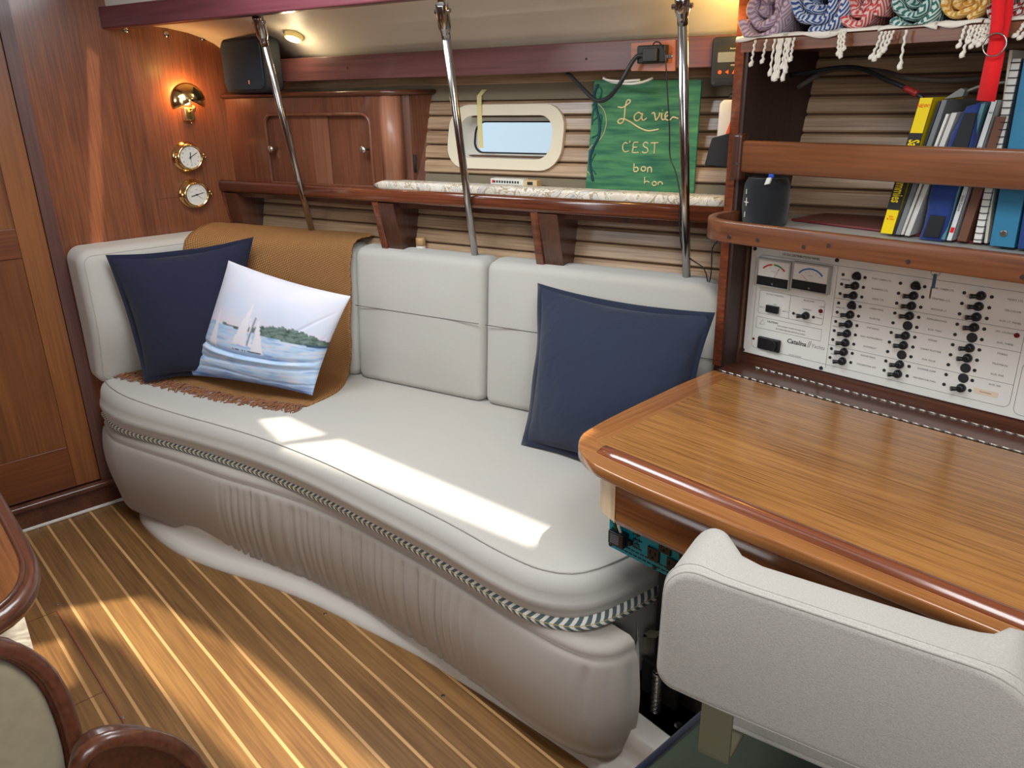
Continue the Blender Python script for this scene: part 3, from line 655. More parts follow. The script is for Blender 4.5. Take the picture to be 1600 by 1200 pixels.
# arm cushion along the bulkhead
ar = thing('arm_cushion', (-3.08, .95, .5), 'upright oatmeal end cushion standing against the wooden bulkhead', 'cushion')
o2 = dens(rrect(.684, 1.24, .525, 1.035, (.05, .05, .05, .05), 8), .05)
fa = lambda u, v, w: Vector((XB+.004+w*(.45+.55*smooth01((v-.45)/.35)), u-.0, v-.015+.03*(u-.684)*0))
b = cushion(o2, .165, .045, fa, n=7, crown=.008, bulge=.0, r2=.02); b.build('cover', M['fab'], ar)
b = B(); e = ridge(o2, .165, .045, fa, ins=1.0); b.tube(e+[e[0]], .0016, 5, caps=False); b.build('piping', M['pipe'], ar)
# corner filler cushion under the throw
cf = thing('corner_cushion', hull(.05, -.03, .5), 'oatmeal corner cushion hidden beneath the left end of the brown throw', 'cushion')
b = cushion([(-2.995, 1.02), (-2.955, 1.17), (-2.72, 1.37), (-2.98, 1.36), (-3.12, 1.27), (-3.12, 1.10)], .50, .04, lambda u, v, w: Vector((u, v, .50+w)), n=5); b.build('cover', M['fab'], cf)
# ================================================================ THROW
m, nt, p = newmat('knitted_throw'); L = nt.links.new
uv = nd(nt, 'ShaderNodeUVMap'); sx = nd(nt, 'ShaderNodeSeparateXYZ'); L(uv.outputs[0], sx.inputs[0])
a = math_n(nt, 'SINE', math_n(nt, 'MULTIPLY', math_n(nt, 'ADD', sx.outputs[0], math_n(nt, 'MULTIPLY', sx.outputs[1], .5))  , 520)); b_ = math_n(nt, 'SINE', math_n(nt, 'MULTIPLY', math_n(nt, 'SUBTRACT', sx.outputs[1], math_n(nt, 'MULTIPLY', sx.outputs[0], .5))  , 520))
h = math_n(nt, 'MULTIPLY', a, b_); mr = nd(nt, 'ShaderNodeMapRange'); mr.inputs[1].default_value = -1; L(h, mr.inputs[0])
cr = nd(nt, 'ShaderNodeValToRGB'); cr.color_ramp.elements[0].color = (*srgb(118, 80, 48), 1); cr.color_ramp.elements[1].color = (*srgb(182, 134, 86), 1); L(mr.outputs[0], cr.inputs[0]); L(cr.outputs[0], p.inputs['Base Color'])
bp = nd(nt, 'ShaderNodeBump'); bp.inputs['Strength'].default_value = .7; bp.inputs['Distance'].default_value = .003; L(mr.outputs[0], bp.inputs['Height']); L(bp.outputs[0], p.inputs['Normal']); p.inputs['Roughness'].default_value = .95; p.inputs['Specular IOR Level'].default_value = .1
M['throw'] = m
th = thing('throw_blanket', hull(.4, -.1, .49), 'ochre brown knitted throw with rust fringe draped over the left back cushion', 'blanket')
rows = [(Vector((-3.06, 1.27, .86)), hull(.675, .150, .80)), (Vector((-3.05, 1.235, 1.03)), hull(.672, .145, .992)),
        (Vector((-3.02, 1.16, 1.055)), hull(.668, .075, 1.012)), (Vector((-2.975, 1.065, 1.025)), hull(.664, .010, 1.004)), (Vector((-2.962, 1.035, .96)), hull(.662, -.018, .955)),
        (Vector((-2.96, 1.02, .75)), hull(.66, -.040, .78)), (Vector((-2.96, 1.0, .575)), hull(.655, -.058, .60)), (Vector((-2.97, .965, .528)), hull(.650, -.078, .508)),
        (Vector((-3.04, .90, .5315)), on_z(526, 612, .4985)), (Vector((-3.06, .80, .530)), on_z(480, 634, .4985))]
cols_n = 40; b = B(); b.uv = []; fine = []
for i in range(len(rows)-1):
    k = 5
    for j in range(k): fine.append((i+j/k))
fine.append(len(rows)-1)
Ls = spline([r[0] for r in rows], 10); 
def rowpt(side, f):
    i = min(int(f), len(rows)-2); t = f-i; g = lambda q: rows[max(0, min(len(rows)-1, q))][side]
    a, b1, c1, d1 = g(i-1), g(i), g(i+1), g(i+2)
    return (b1*2+(c1-a)*t+(a*2-b1*5+c1*4-d1)*t*t+(b1*3-a-c1*3+d1)*t*t*t)*.5
arcl = 0; prev = None
# mid control: the throw follows the corner, so bow it outboard/up in the middle
for fi, f in enumerate(fine):
    l, r = rowpt(0, f), rowpt(1, f)
    if prev: arcl += (r-prev).length
    prev = r
    for c in range(cols_n+1):
        u = c/cols_n; q = l.lerp(r, u)
        dr_ = 0
        if f < 7.2: q = q+HN*.060*sin(pi*u)**.8*smooth01((7.2-f)/1.0)*(1 if f > 1 else 1)+Z*(-.012*sin(pi*u))*(1 if f < 4 else 0)
        w = .004*sin(u*23+f*1.3)*sin(f*.9+u*3)+(.006*sin(f*5.5)*smooth01((u-.86)/.14) if 4 < f < 7.5 else 0)
        q = q+(-HN*abs(w) if f < 7.3 and f > 3 else Z*abs(w)*.5)
        if f >= 7.4: q.z = .494+lift(q.x)*1.0+.004+abs(w)*.5
        b.v.append(q); b.uv.append((u*.75, arcl))
nn_ = cols_n+1
for i in range(len(fine)-1):
    for c in range(cols_n): a = i*nn_+c; b.f.append((a, a+1, a+nn_+1, a+nn_)); b.sm.append(True)
frl = b.v[-nn_:]
b.build('cloth', M['throw'], th).modifiers.new('s', 'SOLIDIFY').thickness = .005
rf = random.Random(5); b = B(); 
for i in range(210):
    u = i/209; k = u*(nn_-1); p0 = frl[min(int(k), nn_-2)].lerp(frl[min(int(k)+1, nn_-1)], k-int(k)); d0 = Vector((.25+rf.uniform(-.5, .6), -1, 0)).normalized(); l = rf.uniform(.045, .07); P = []
    sd = rf.choice((-1, 1))*rf.uniform(.2, 1.); z0 = rf.uniform(.003, .009)
    for j in range(7):
        t = j/6; q = p0+d0*l*t+Vector((1, .3, 0))*sd*.022*sin(t*3.2)
        zz = .492+lift(q.x)+z0*(1-.4*t)+.006*sin(t*pi)*rf.random(); q.z = zz; P.append(q)
    b.tube(P, .0021, 4)
b.build('fringe', fabric('rust_yarn', srgb(142, 92, 60), 900, .3), th, kind='stuff')
# ================================================================ PILLOWS
pillow('throw_pillow', [on_x(172, 404, -2.93), on_h(391, 376, -.19), on_z(350, 588, .53)+HN*.03, on_z(224, 580, .545)+Vector((.10, -.02, 0))], .075, M['navy'], M['navyp'],
       'navy blue square pillow with flanged edge against the left end cushion', 'pillow', 'navy pillows', seed=2)
pillow('throw_pillow', [on_h(845, 449, -.105), on_h(1108, 494, -.12), on_h(820, 697, -.268)+Vector((.50, .075, 0)), on_h(822, 690, -.268)], .085, M['navyr'], M['navyrp'],
       'navy blue square pillow leaning beside the chart desk', 'pillow', 'navy pillows', seed=9, sag=.0)
def fbm(x, y): return (sin(x*7.1+3*sin(y*5.3))*sin(y*9.7+2*sin(x*6.1))+.5*sin(x*19+4*sin(y*13))*sin(y*23+2*sin(x*17)))/1.5
def seascape(u, v):
    def mixc(a, b, t): t = max(0, min(1, t)); return tuple(a[i]*(1-t)+b[i]*t for i in range(3))
    A = srgb(224, 222, 232); Bc = srgb(206, 214, 232); Cc = srgb(232, 216, 222)
    hz = .47+.06*u
    if v < hz:
        c = mixc(A, Bc, v/hz+.35*fbm(u*1.1, v)); c = mixc(c, Cc, (v-hz+.16)/.16*.8)
        top = hz-.018-.095*max(0, sin((u-.40)*4.6))*(1 if u > .40 else 0)-.014*abs(sin(u*40))*(u > .42)
        if u > .20 and v > top+.0: c = mixc(srgb(66, 84, 76), srgb(122, 140, 134), .5+.9*fbm(u*5, v*8))
        if u > .86 and v > hz-.02: c = srgb(60, 82, 108)
    else:
        t = (v-hz)/(1-hz)
        c = mixc(srgb(176, 204, 234), srgb(208, 222, 240), .5+.9*fbm(u*1.2, v*6)); c = mixc(c, srgb(120, 156, 206), max(0, fbm(u*1.6+2, v*8+1))*1.0)
        c = mixc(c, srgb(230, 214, 214), max(0, fbm(u*1.4+5, v*7+4)-.2)*1.2); c = mixc(c, srgb(72, 106, 180), smooth01((t-.72)/.28)*(.65+.4*fbm(u*2, v*9)))
    def tri(x0, y0, x1, y1, x2, y2):
        s1 = (x1-x0)*(v-y0)-(y1-y0)*(u-x0); s2 = (x2-x1)*(v-y1)-(y2-y1)*(u-x1); s3 = (x0-x2)*(v-y2)-(y0-y2)*(u-x2)
        return (s1 >= 0 and s2 >= 0 and s3 >= 0) or (s1 <= 0 and s2 <= 0 and s3 <= 0)
    for tr_ in ((.39, .25, .335, .61, .45, .63), (.41, .33, .465, .62, .50, .63), (.48, .36, .50, .66, .60, .68), (.13, .34, .13, .68, .215, .69)):
        if tri(*tr_): c = srgb(234, 228, 236)
    if .33 < u < .59 and .655 < v < .675 and fbm(u*20, 3) > -.1: c = srgb(60, 60, 74)
    if abs(u-.455) < .003 and .36 < v < .62: c = srgb(130, 130, 150)
    return c
pillow('seascape_pillow', [on_h(357, 407, -.30), on_h(548, 463, -.20), on_z(488, 618, .525), on_z(296, 586, .54)], .075, vcol('seascape_print'), None,
       'white and blue pillow printed with a watercolour of sailing boats', 'pillow', flange=0, seed=4, n=120, sag=1.2, pinch=.06, colfn=seascape)
# ================================================================ STEEL TIE RODS
for i, (q0, q1, lab) in enumerate((((402, 25), (490, 371), 'leftmost polished steel tie rod, in front of the wall locker'), ((690, 5), (744, 412), 'middle polished steel tie rod, in front of the portlight'), ((1066, -5), (1073, 452), 'rightmost polished steel tie rod, in front of the green painted sign'))):
    top = on_h(*q0, -.285); bot = on_h(*q1, .068); d = (bot-top).normalized(); end = bot+d*.30
    t = thing('tie_rod', bot-Z*.3, lab, 'rod', 'tie rods')
    f0 = .062 if i < 2 else .03
    b = B(); b.tube([top+d*(f0+.03), end], .0118, 16); b.build('rod', M['steel'], t)
    b = B(); b.tube([top, top+d*.002, top+d*(f0-.001), top+d*f0, top+d*(f0+.012), top+d*(f0+.013), top+d*(f0+.030)], [.016, .0175, .0175, .0170, .0130, .0125, .0122], 20); b.build('socket', M['steel'], t)
    b = B(); sx_ = HU; b.tube([top+d*.02-sx_*.024, top+d*.02+sx_*.024], .006, 10); b.build('pin', M['steel'], t)
    b = B(); b.box(top-HU*.009-HN*.004-d*.045, HU*.018, HN*.008, d*.05); b.build('tang', M['steel'], t)
# ================================================================ THINGS ON THE SHELF
m, nt, p = newmat('marbled_paper'); L = nt.links.new; tc = nd(nt, 'ShaderNodeTexCoord'); n1 = nd(nt, 'ShaderNodeTexNoise'); n1.inputs['Scale'].default_value = 14; n1.inputs['Distortion'].default_value = 2.5; n1.inputs['Detail'].default_value = 6; L(tc.outputs['Object'], n1.inputs['Vector'])
cr = nd(nt, 'ShaderNodeValToRGB'); e = cr.color_ramp.elements; e[0].position = .38; e[0].color = (*srgb(216, 204, 186), 1); e[1].position = .50; e[1].color = (*srgb(186, 168, 140), 1)
for q, cc_ in ((.46, (232, 226, 214)), (.52, (150, 126, 96)), (.545, (226, 216, 196)), (.62, (204, 200, 198)), (.72, (160, 158, 160))): x = e.new(q); x.color = (*srgb(*cc_), 1)
L(n1.outputs[0], cr.inputs[0]); L(cr.outputs[0], p.inputs['Base Color']); p.inputs['Roughness'].default_value = .6
cr0 = []
for s, k in ((.742, .12), (.765, .55), (.80, 1), (1.2, 1), (1.6, 1), (1.99, 1), (2.012, .9), (2.018, .6)):
    zc = 1.1985+.004; hh = .019*k; cr0.append([hull(s, .050+(q[0]-.0)*1, 1.2035+ (q[1])) for q in rrect(-.038*k, .038*k, -hh*.6, hh, .010*k, 3)])
b = B(); b.loft(cr0); tag(b.build('paper_roll', m), 'long flattened roll of marbled cream paper lying on the side shelf', 'paper roll')
q0 = on_h(771, 282, .115); s0 = (q0-H0).dot(HU); bx_ = thing('small_carton', hull(s0, .10, 1.182), 'small white and tan printed carton behind the marbled paper roll', 'box')
B().hb(s0, s0+.125, .098, .130, 1.182, 1.238).build('carton', M['paperw'], bx_); B().hb(s0+.125, s0+.175, .098, .130, 1.182, 1.236).build('tan_end', plain('tan_card', srgb(214, 186, 140), .7), bx_)
b = B(); [b.hb(s0+.012+.01*i, s0+.018+.01*i, .097, .098, 1.225, 1.232) for i in range(10)]; b.hb(s0+.14, s0+.16, .097, .098, 1.222, 1.232); b.build('print', M['ink'], bx_)
b = B(); b.hb(s0+.006, s0+.013, .096, .098, 1.225, 1.233); b.build('red_mark', M['redstrap'], bx_)
# masking tape across the portlight
tq = [on_h(753, 140, wt(1.50)-.004), on_h(745, 150, wt(1.49)-.008), on_h(745, 165, wt(1.46)-.022), on_h(746, 195, wt(1.4)-.022), on_h(748, 231, wt(1.33)-.020)]
b = B(); b.add([q+HU*k for q in tq for k in (0, .019)], [(2*i, 2*i+1, 2*i+3, 2*i+2) for i in range(4)]); o = b.build('masking_tape', plain('masking_tape', srgb(214, 200, 140), .7)); o.modifiers.new('s', 'SOLIDIFY').thickness = .0004; tag(o, 'strip of yellowish masking tape hanging over the portlight', 'tape')
# bamboo capped jar
jp = on_h(658, 395, .06); t = thing('spray_bottle', (jp.x, jp.y, .80), 'white bottle with bamboo cap peeking out behind the middle back cushion', 'bottle')
jz = on_h(657, 371, .085).z; jc = on_h(657, 371, .085); B().lathe((jc.x, jc.y, jz-.30), Z, [(0, .017), (.27, .017), (.272, .0165)], 18).build('bottle', M['white'], t); B().lathe((jc.x, jc.y, jz-.0285), Z, [(0, .0175), (.026, .0175), (.0285, .016)], 18).build('cap', wood('bamboo', srgb(206, 166, 116), srgb(186, 144, 96), 'z'), t)
# ================================================================ GREEN SIGN
m, nt, p = newmat('green_brushed_paint'); L = nt.links.new; tc = nd(nt, 'ShaderNodeTexCoord'); mp = nd(nt, 'ShaderNodeMapping'); mp.inputs['Rotation'].default_value = (0, 0, -HA); L(tc.outputs['Object'], mp.inputs[0]); mp2 = nd(nt, 'ShaderNodeMapping'); mp2.inputs['Scale'].default_value = (.12, 1, 1); L(mp.outputs[0], mp2.inputs[0]); n1 = nd(nt, 'ShaderNodeTexNoise'); n1.inputs['Scale'].default_value = 60; n1.inputs['Detail'].default_value = 5; L(mp2.outputs[0], n1.inputs['Vector'])
cr = nd(nt, 'ShaderNodeValToRGB'); e = cr.color_ramp.elements; e[0].position = .35; e[0].color = (*srgb(30, 98, 72), 1); e[1].position = .68; e[1].color = (*srgb(84, 150, 96), 1); L(n1.outputs[0], cr.inputs[0]); L(cr.outputs[0], p.inputs['Base Color']); p.inputs['Roughness'].default_value = .6
gs = lambda px, py, w=0: on_h(px, py, .150-w)
zb = 1.183; sg = thing('painted_sign', hull(1.7, .15, zb), 'green hand-painted board with cream lettering and dark vine', 'sign')
C4 = [gs(929, 125), gs(1096, 125), gs(1084, 292), gs(914, 290)]
for q in C4[2:]: q.z = zb
b = B(); b.add(C4+[q+HN*.008 for q in C4], [(0, 1, 2, 3), (7, 6, 5, 4), (0, 4, 5, 1), (1, 5, 6, 2), (2, 6, 7, 3), (3, 7, 4, 0)]); b.build('board', m, sg)
c3 = lambda x, y: gs(800+x/4, y/4, .001)
circ = lambda x, y, r: [(x+r*cos(a*pi/6), y+r*sin(a*pi/6)) for a in range(13)]
LAVIE = [[(662, 668), (690, 672), (720, 655), (740, 636), (735, 624), (718, 632), (708, 670), (704, 715), (698, 755), (678, 773), (662, 762), (672, 746), (700, 744), (740, 762), (790, 795), (850, 818), (918, 808)],
 [(812, 715), (790, 703), (766, 722), (766, 748), (785, 755), (806, 735), (816, 708), (810, 740), (822, 752), (842, 738)], [(874, 712), (888, 704), (895, 730), (900, 752), (918, 728), (926, 704)], [(938, 706), (934, 735), (944, 750), (958, 742)], [(940, 688), (943, 690)],
 [(958, 734), (980, 716), (974, 700), (958, 716), (960, 744), (985, 752), (1008, 732), (1040, 742)]]
CEST = [[(724, 898), (705, 892), (692, 915), (696, 940), (712, 950), (730, 942)], [(738, 880), (734, 896)], [(790, 890), (762, 892), (757, 925), (754, 953), (792, 953)], [(758, 921), (784, 920)], [(852, 897), (834, 889), (820, 903), (828, 918), (846, 928), (848, 948), (830, 957), (812, 948)], [(868, 894), (916, 892)], [(893, 894), (889, 962)]]
BON = [[(764, 1022), (762, 1050), (762, 1073)], [(763, 1052), (778, 1045), (790, 1056), (782, 1072), (763, 1073)], circ(822, 1056, 14), [(848, 1078), (849, 1046)], [(849, 1054), (862, 1044), (872, 1054), (872, 1078)]]
BO2 = [[(830, 1108), (829, 1135), (829, 1150)], [(830, 1140), (845, 1132), (858, 1142)], circ(890, 1148, 13), [(914, 1156), (915, 1138)], [(915, 1144), (928, 1136), (940, 1146), (940, 1156)]]
for nm, ss, r in (('script_lettering', LAVIE, .0024), ('block_lettering', CEST, .0019), ('small_lettering', BON, .0022), ('small_lettering', BO2, .0020)): stroke(ss, c3, r, nm, M['cream_ink'], sg)
stroke([[(540, 525), (515, 590), (525, 670), (545, 750), (543, 850), (510, 915), (488, 990), (492, 1060), (505, 1130)]], c3, .0045, 'vine', plain('vine_blue', srgb(28, 70, 88), .7), sg)
vg = plain('vine_green', srgb(28, 92, 78), .7)
for q in ([(520, 530), (560, 560), (545, 620), (500, 660)], [(500, 760), (560, 720), (540, 830), (500, 860)], [(520, 960), (490, 1030), (525, 1090)], [(560, 600), (510, 690), (500, 780)]): stroke([q], c3, .0022, 'vine_tendril', vg, sg)
stroke([[(535, 645), (575, 690), (590, 760), (575, 830), (545, 880)], [(476, 940), (500, 910), (522, 895)], [(470, 1070), (495, 1100), (505, 1135)]], c3, .0010, 'vine_highlight', M['cream_ink'], sg)
# ================================================================ SOCKET, PLUG, CABLES
bt = .073
ot = thing('power_socket', on_h(1020, 88, bt), 'light wooden socket plate with a black plug on the dark header board', 'socket')
q = [on_h(*p_, bt-.0) for p_ in ((988, 68), (1056, 62), (1056, 111), (988, 111))]
b = B(); b.add(q+[p_-HN*.008 for p_ in q], [(0, 1, 2, 3), (7, 6, 5, 4), (0, 4, 5, 1), (1, 5, 6, 2), (2, 6, 7, 3), (3, 7, 4, 0)]); b.build('plate', wood('socket_plate', srgb(176, 104, 64), srgb(150, 82, 50), 'x', HA), ot)
q = on_h(1001, 100, bt-.008); B().box(q, HU*.082, -HN*.030, Z*.046).build('plug_body', M['black'], ot, bevel=.004)
q2 = q-HN*.030+HU*.020+Z*.004; B().box(q2, HU*.042, -HN*.012, Z*.034).build('plug_face', plain('dark_grey_plastic', (.03, .032, .036), .45), ot, bevel=.003)
B().lathe(on_h(1048, 88, bt-.008), -HN, [(0, .006), (.002, .005)], 12).build('screw', M['steel'], ot)
for n_i, q in enumerate(((916, 92), (543, 106))): B().lathe(on_h(*q, .0745), -HN, [(0, .0035), (.001, .003)], 10).build('screw_hole', M['ink'], D.objects['trim_4']) if 'trim_4' in ORG or True else 0
def cable(pts, r, m, label, name='cable', cat='cable'):
    b = B(); b.tube(spline(pts, .012), r, 8); return tag(b.build(name, m), label, cat)
hq = lambda x, y, t: on_h(x, y, t)
cable([hq(880, 108, .12), hq(893, 120, .09), hq(912, 140, .06), hq(932, 157, .04), hq(950, 153, .03), hq(968, 132, .02), hq(983, 105, .025), hq(995, 88, .03), hq(1006, 87, .03)], .0062, M['rubber'], 'thick black power cable looping below the header board', 'power_cable')
cable([hq(1020, 79, .04), hq(1021, 68, .04), hq(1030, 66, .04), hq(1039, 85, .02), hq(1042, 130, .02), hq(1046, 200, .02), hq(1047, 245, .02), hq(1056, 270, .0), hq(1063, 310, -.045), hq(1062, 350, -.03), hq(1066, 390, .0), hq(1081, 406, .03), hq(1100, 420, .04), hq(1106, 445, .04), hq(1102, 465, .04)], .0019, M['rubber'], 'thin black cord hanging down over the green painted sign', 'thin_cord')
cable([hq(1121, 377, .03), hq(1113, 388, .03), hq(1112, 410, .04), hq(1110, 435, .04), hq(1104, 452, .04), hq(1105, 465, .04)], .0017, M['rubber'], 'short thin black cord hanging under the fiddled shelf end', 'thin_cord')
cable([hq(1020, 122, .10), hq(1005, 128, .09), hq(985, 131, .09), hq(955, 128, .09), hq(942, 121, .10), hq(948, 125, .085), hq(970, 127, .085), hq(1000, 125, .09)], .0035, M['wcab'], 'white cable bundle curled above the top edge of the green sign', 'white_cable')
# ================================================================ CHARGE CONTROLLER AND RADIO
tt_ = .055; cc4 = [hq(1114, 58, tt_), hq(1166, 54, tt_), hq(1166, 134, tt_), hq(1110, 136, tt_)]
ct = thing('charge_controller', cc4[3], 'black wall display with grey screen and orange buttons', 'controller')
wv = cc4[1].x-cc4[0].x; fo = Vector((0, 0, 0)); zc0 = cc4[3].z; zc1 = cc4[0].z; s0 = (cc4[3]-H0).dot(HU); s1 = s0+.125
fc = lambda u, v, w: hull(u, tt_+.012-w, v)
cushion(rrect(s0, s1, zc0, zc1, .012), .020, .004, fc, crown=0).build('bezel', M['black'], ct)
plate([rrect(s0+.010, s1-.010, zc0+.020, zc1-.022, .004)], lambda u, v, w: fc(u, v, .020+w), .001).build('face', M['blackm'], ct)
plate([rrect(s0+.018, s1-.018, zc0+.060, zc1-.038, .002)], lambda u, v, w: fc(u, v, .0212+w), .001).build('screen', plain('lcd_grey', srgb(120, 124, 128), .25), ct)
b = B(); 
for i, k in enumerate((3, 3, 3, 3)):
    ux_ = s0+.026+i*.019; zz = zc0+.036; pts = circ(0, 0, .005)[:12] if i == 0 else ([(-.005, 0), (.004, .0055), (.004, -.0055)], [(-.006, -.005), (.006, -.005), (0, .006)], [(-.006, .005), (.006, .005), (0, -.006)])[i-1]
    b.loft([[fc(ux_+x, zz+y, w) for x, y in pts] for w in (.021, .023)], smooth=False)
b.build('button', M['orange'], ct)
b = B()
for u_, v_ in ((s0+.010, zc1-.010), (s0+.010, zc0+.010)): b.lathe(fc(u_, v_, .0195), -HN, [(0, .0045), (.001, .004)], 10)
b.build('screw', M['ink'], ct)
texts([('Remote', fc(s0+.058, zc1-.030, .0216), HU, Z, .004, 'CENTER', 0), ('MT50', fc(s0+.060, zc0+.052, .0216), HU, Z, .004, 'CENTER', 0)], 'lettering', M['paperw'], ct)
rt = .06; rp = hq(1128, 255, rt); rs = (hq(1107, 255, rt)-H0).dot(HU); rz = lambda y: hq(1128, y, rt).z
rd = thing('handheld_radio', rp, 'white and orange handheld radio standing in a black wall holster', 'radio')
fr = lambda u, v, w: hull(u, rt+.02-w, v)
cushion([(rs+.020, rz(215)), (rs+.10, rz(215)), (rs+.10, rz(156)), (rs+.032, rz(156)), (rs+.022, rz(162))], .03, .006, fr, crown=0).build('body', M['white'], rd)
b = B(); b.loft([[fr(x, zz, w) for x, zz in ((rs+.064, rz(158)), (rs+.085, rz(158)), (rs+.070, rz(172)), (rs+.062, rz(200)), (rs+.050, rz(212)), (rs+.044, rz(212)), (rs+.055, rz(190)), (rs+.060, rz(165)))] for w in (.029, .032)], smooth=False); b.build('orange_grip', M['orange'], rd)
b = B(); b.loft([[fr(x, zz, w) for x, zz in ((rs+.064, rz(158)), (rs+.10, rz(158)), (rs+.10, rz(168)), (rs+.066, rz(168)))] for w in (.028, .0325)], smooth=False); b.build('orange_grip', M['orange'], rd)
B().lathe(fr(rs+.052, rz(157), .012), Z, [(0, .011), (.012, .010), (.018, .007)], 12).build('knob', M['black'], rd)
b = B(); b.loft([[fr(x, zz, w) for x, zz in ((rs-.004, rz(258)), (rs+.09, rz(261)), (rs+.10, rz(195)), (rs+.072, rz(205)), (rs+.012, rz(215)))] for w in (-.005, .045)], smooth=False); b.build('holster', M['blackm'], rd, bevel=.003)
B().box(fr(rs+.086, rz(168), .034), HU*.010, HN*.004, Z*.10).build('antenna', M['black'], rd, bevel=.002)

# ================================================================ NAVIGATION CASE
PY = 1.88
nc = thing('navigation_bookcase', (-.4, 1.9, .78), 'built-in mahogany bookcase and panel surround above the chart desk', 'bookcase')
b = B(); b.loft([[Vector((x, y, zz)) for x in (-1.160, -1.128) for y in ((1.80, yb) if x < -1.15 else (yb, 1.80))] for zz, yb in ((.60, 2.0), (1.0, 2.03), (1.76, 2.18))], smooth=False); b.build('side_panel', wood('dark_side', srgb(66, 46, 40), srgb(46, 32, 29), 'z', rough=.5, coat=0), nc)
B().bx(-1.162, -1.138, 1.795, 1.801, .78, 1.76).build('panel_edge', M['rail'], nc)
B().bx(-1.128, .6, PY+.004, PY+.03, .780, 1.17).build('panel_backboard', M['dark'], nc)
B().bx(-1.128, -1.123, PY-.02, PY+.004, .780, 1.165).build('corner_cleat', M['darkz'], nc)
b = B(); b.loft([[Vector((x, y, zz)) for x, y in ((-1.05, 1.64), (.6, 1.64), (.6, 2.62), (-1.127, 2.10), (-1.127, 1.72), (-1.10, 1.665))] for zz in (1.163, 1.172)], smooth=False); b.build('shelf', plain('pale_laminate', srgb(196, 194, 186), .25), nc)
fp = [Vector((-1.128, 1.80, 0)), Vector((-1.139, 1.74, 0)), Vector((-1.128, 1.69, 0)), Vector((-1.100, 1.652, 0)), Vector((-1.05, 1.634, 0)), Vector((-.90, 1.630, 0)), Vector((-.4, 1.630, 0)), Vector((.6, 1.630, 0))]
b = B(); fpp = spline(fp, .02); rings = []
for i, q in enumerate(fpp):
    d = (fpp[min(i+1, len(fpp)-1)]-fpp[max(i-1, 0)]).normalized(); o = Vector((d.y, -d.x, 0)); rings.append([q+o*u+Z*v for u, v in rrect(-.014, .006, 1.156, 1.207, .004, 2)])
b.loft(rings); b.build('fiddle_rail', M['fiddle'], nc)
for q in ((1139, 370), (1184, 375), (1256, 386), (1295, 384), (1419, 409), (1598, 433)):
    o_ = on_y(*q, 1.624); B().lathe(o_-Y*0, -Y, [(-.004, .0055), (.0010, .005)], 10).build('screw', M['dsteel'], nc)
b = B(); b.loft([[Vector((x, 1.772+u, 1.338+v)) for u, v in rrect(0, .022, -.034, .042, .006, 3)] for x in (-1.115, .6)]); b.build('book_rail', M['fiddle'], nc)
b = B(); b.loft([[Vector((-1.128+u, 1.765+v, zz)) for u, v in rrect(-.008, .022, 0, .034, .010, 3)] for zz in (1.285, 1.292, 1.388, 1.395)]); b.build('rail_post', M['darkz'], nc)
B().lathe((-1.115, 1.765, 1.325), -Y, [(0, .004), (.001, .0035)], 8).build('screw', M['dsteel'], nc)
b = B(); b.loft([[Vector((x, yy, zz)) for yy, zz in ((1.765, 1.580), (1.765, 1.606), (1.77, 1.612), (yb, 1.612), (yb, 1.588), (1.79, 1.586))] for x, yb in ((-1.128, 2.16), (.6, 2.70))], smooth=False); b.build('towel_shelf', M['fiddle'], nc)
# ================================================================ DC PANEL
pn = lambda q, w=0: on_y(q[0], q[1], PY-.003-w)
ep = thing('electrical_panel', (-.75, PY, .8), 'white twelve-volt distribution panel with rows of black toggle switches and two meters', 'control panel')
TL, BL = pn((1176, 385)), pn((1160, 549)); PX0 = (TL.x+BL.x)/2; PZ1 = TL.z; PZ0 = BL.z
B().bx(PX0, .2, PY-.003, PY+.004, PZ0, PZ1).build('face_plate', M['panel'], ep, bevel=.001)
for q in ((1180, 388.5), (1308, 406.5), (1161, 546), (1283, 575)):
    B().lathe(pn(q), -Y, [(0, .0052), (.003, .0045)], 12).build('mounting_screw', M['ink'], ep)
def line_(b, pts, r=.00035, close=False):
    P = [p-Y*.0002 for p in pts]
    if close: P = P+[P[0]]
    b.tube(P, r, 4, caps=False)
li = B()
oa, ob_ = pn((1187, 398)), pn((1572, 640)); rr1 = [Vector((x, PY-.0032, zz)) for x, zz in rrect(pn((1180, 470)).x, pn((1584, 601)).x, pn((1300, 574)).z+.004, pn((1300, 406)).z-.012, .014, 5)]
RX1 = pn((1584, 601)).x
line_(li, rr1, close=True)
XL = pn((1300, 494)).x
line_(li, [Vector((XL, PY-.0032, rr1[0].z-.0 if False else PZ0+.010)), Vector((XL, PY-.0032, PZ1-.018))])
for q in ((1304, 465), (1300, 494), (1294, 538)):
    zz = pn(q).z; line_(li, [Vector((XL, PY-.0032, zz)), Vector((RX1, PY-.0032, zz))])
bxs = [(pn((1188, 455)), pn((1236, 500))), (pn((1236, 460)), pn((1290, 505)))]
za, zb_ = pn((1190, 453)).z, pn((1184, 488)).z; xa, xb, xc = pn((1186, 470)).x, pn((1234, 478)).x, pn((1288, 485)).x
line_(li, [Vector((x, PY-.0032, zz)) for x, zz in rrect(xa, xc, zb_, za, .006, 3)], close=True); line_(li, [Vector((xb, PY-.0032, za)), Vector((xb, PY-.0032, zb_))])
zc_, zd_ = pn((1183, 494)).z, pn((1181, 511)).z
line_(li, [Vector((x, PY-.0032, zz)) for x, zz in ((xa-.002, zd_), (xc, zd_), (xc, zc_), (xa-.002, zc_))], close=True)
line_(li, [Vector((x, PY-.0032, zz)) for x, zz in rrect(pn((1592, 600)).x, .15, PZ0+.01, PZ0+.13, .014, 5)], close=True)
wl_ = [pn((1187, 506)), pn((1195, 507)), pn((1192, 499))]; line_(li, wl_, close=True)
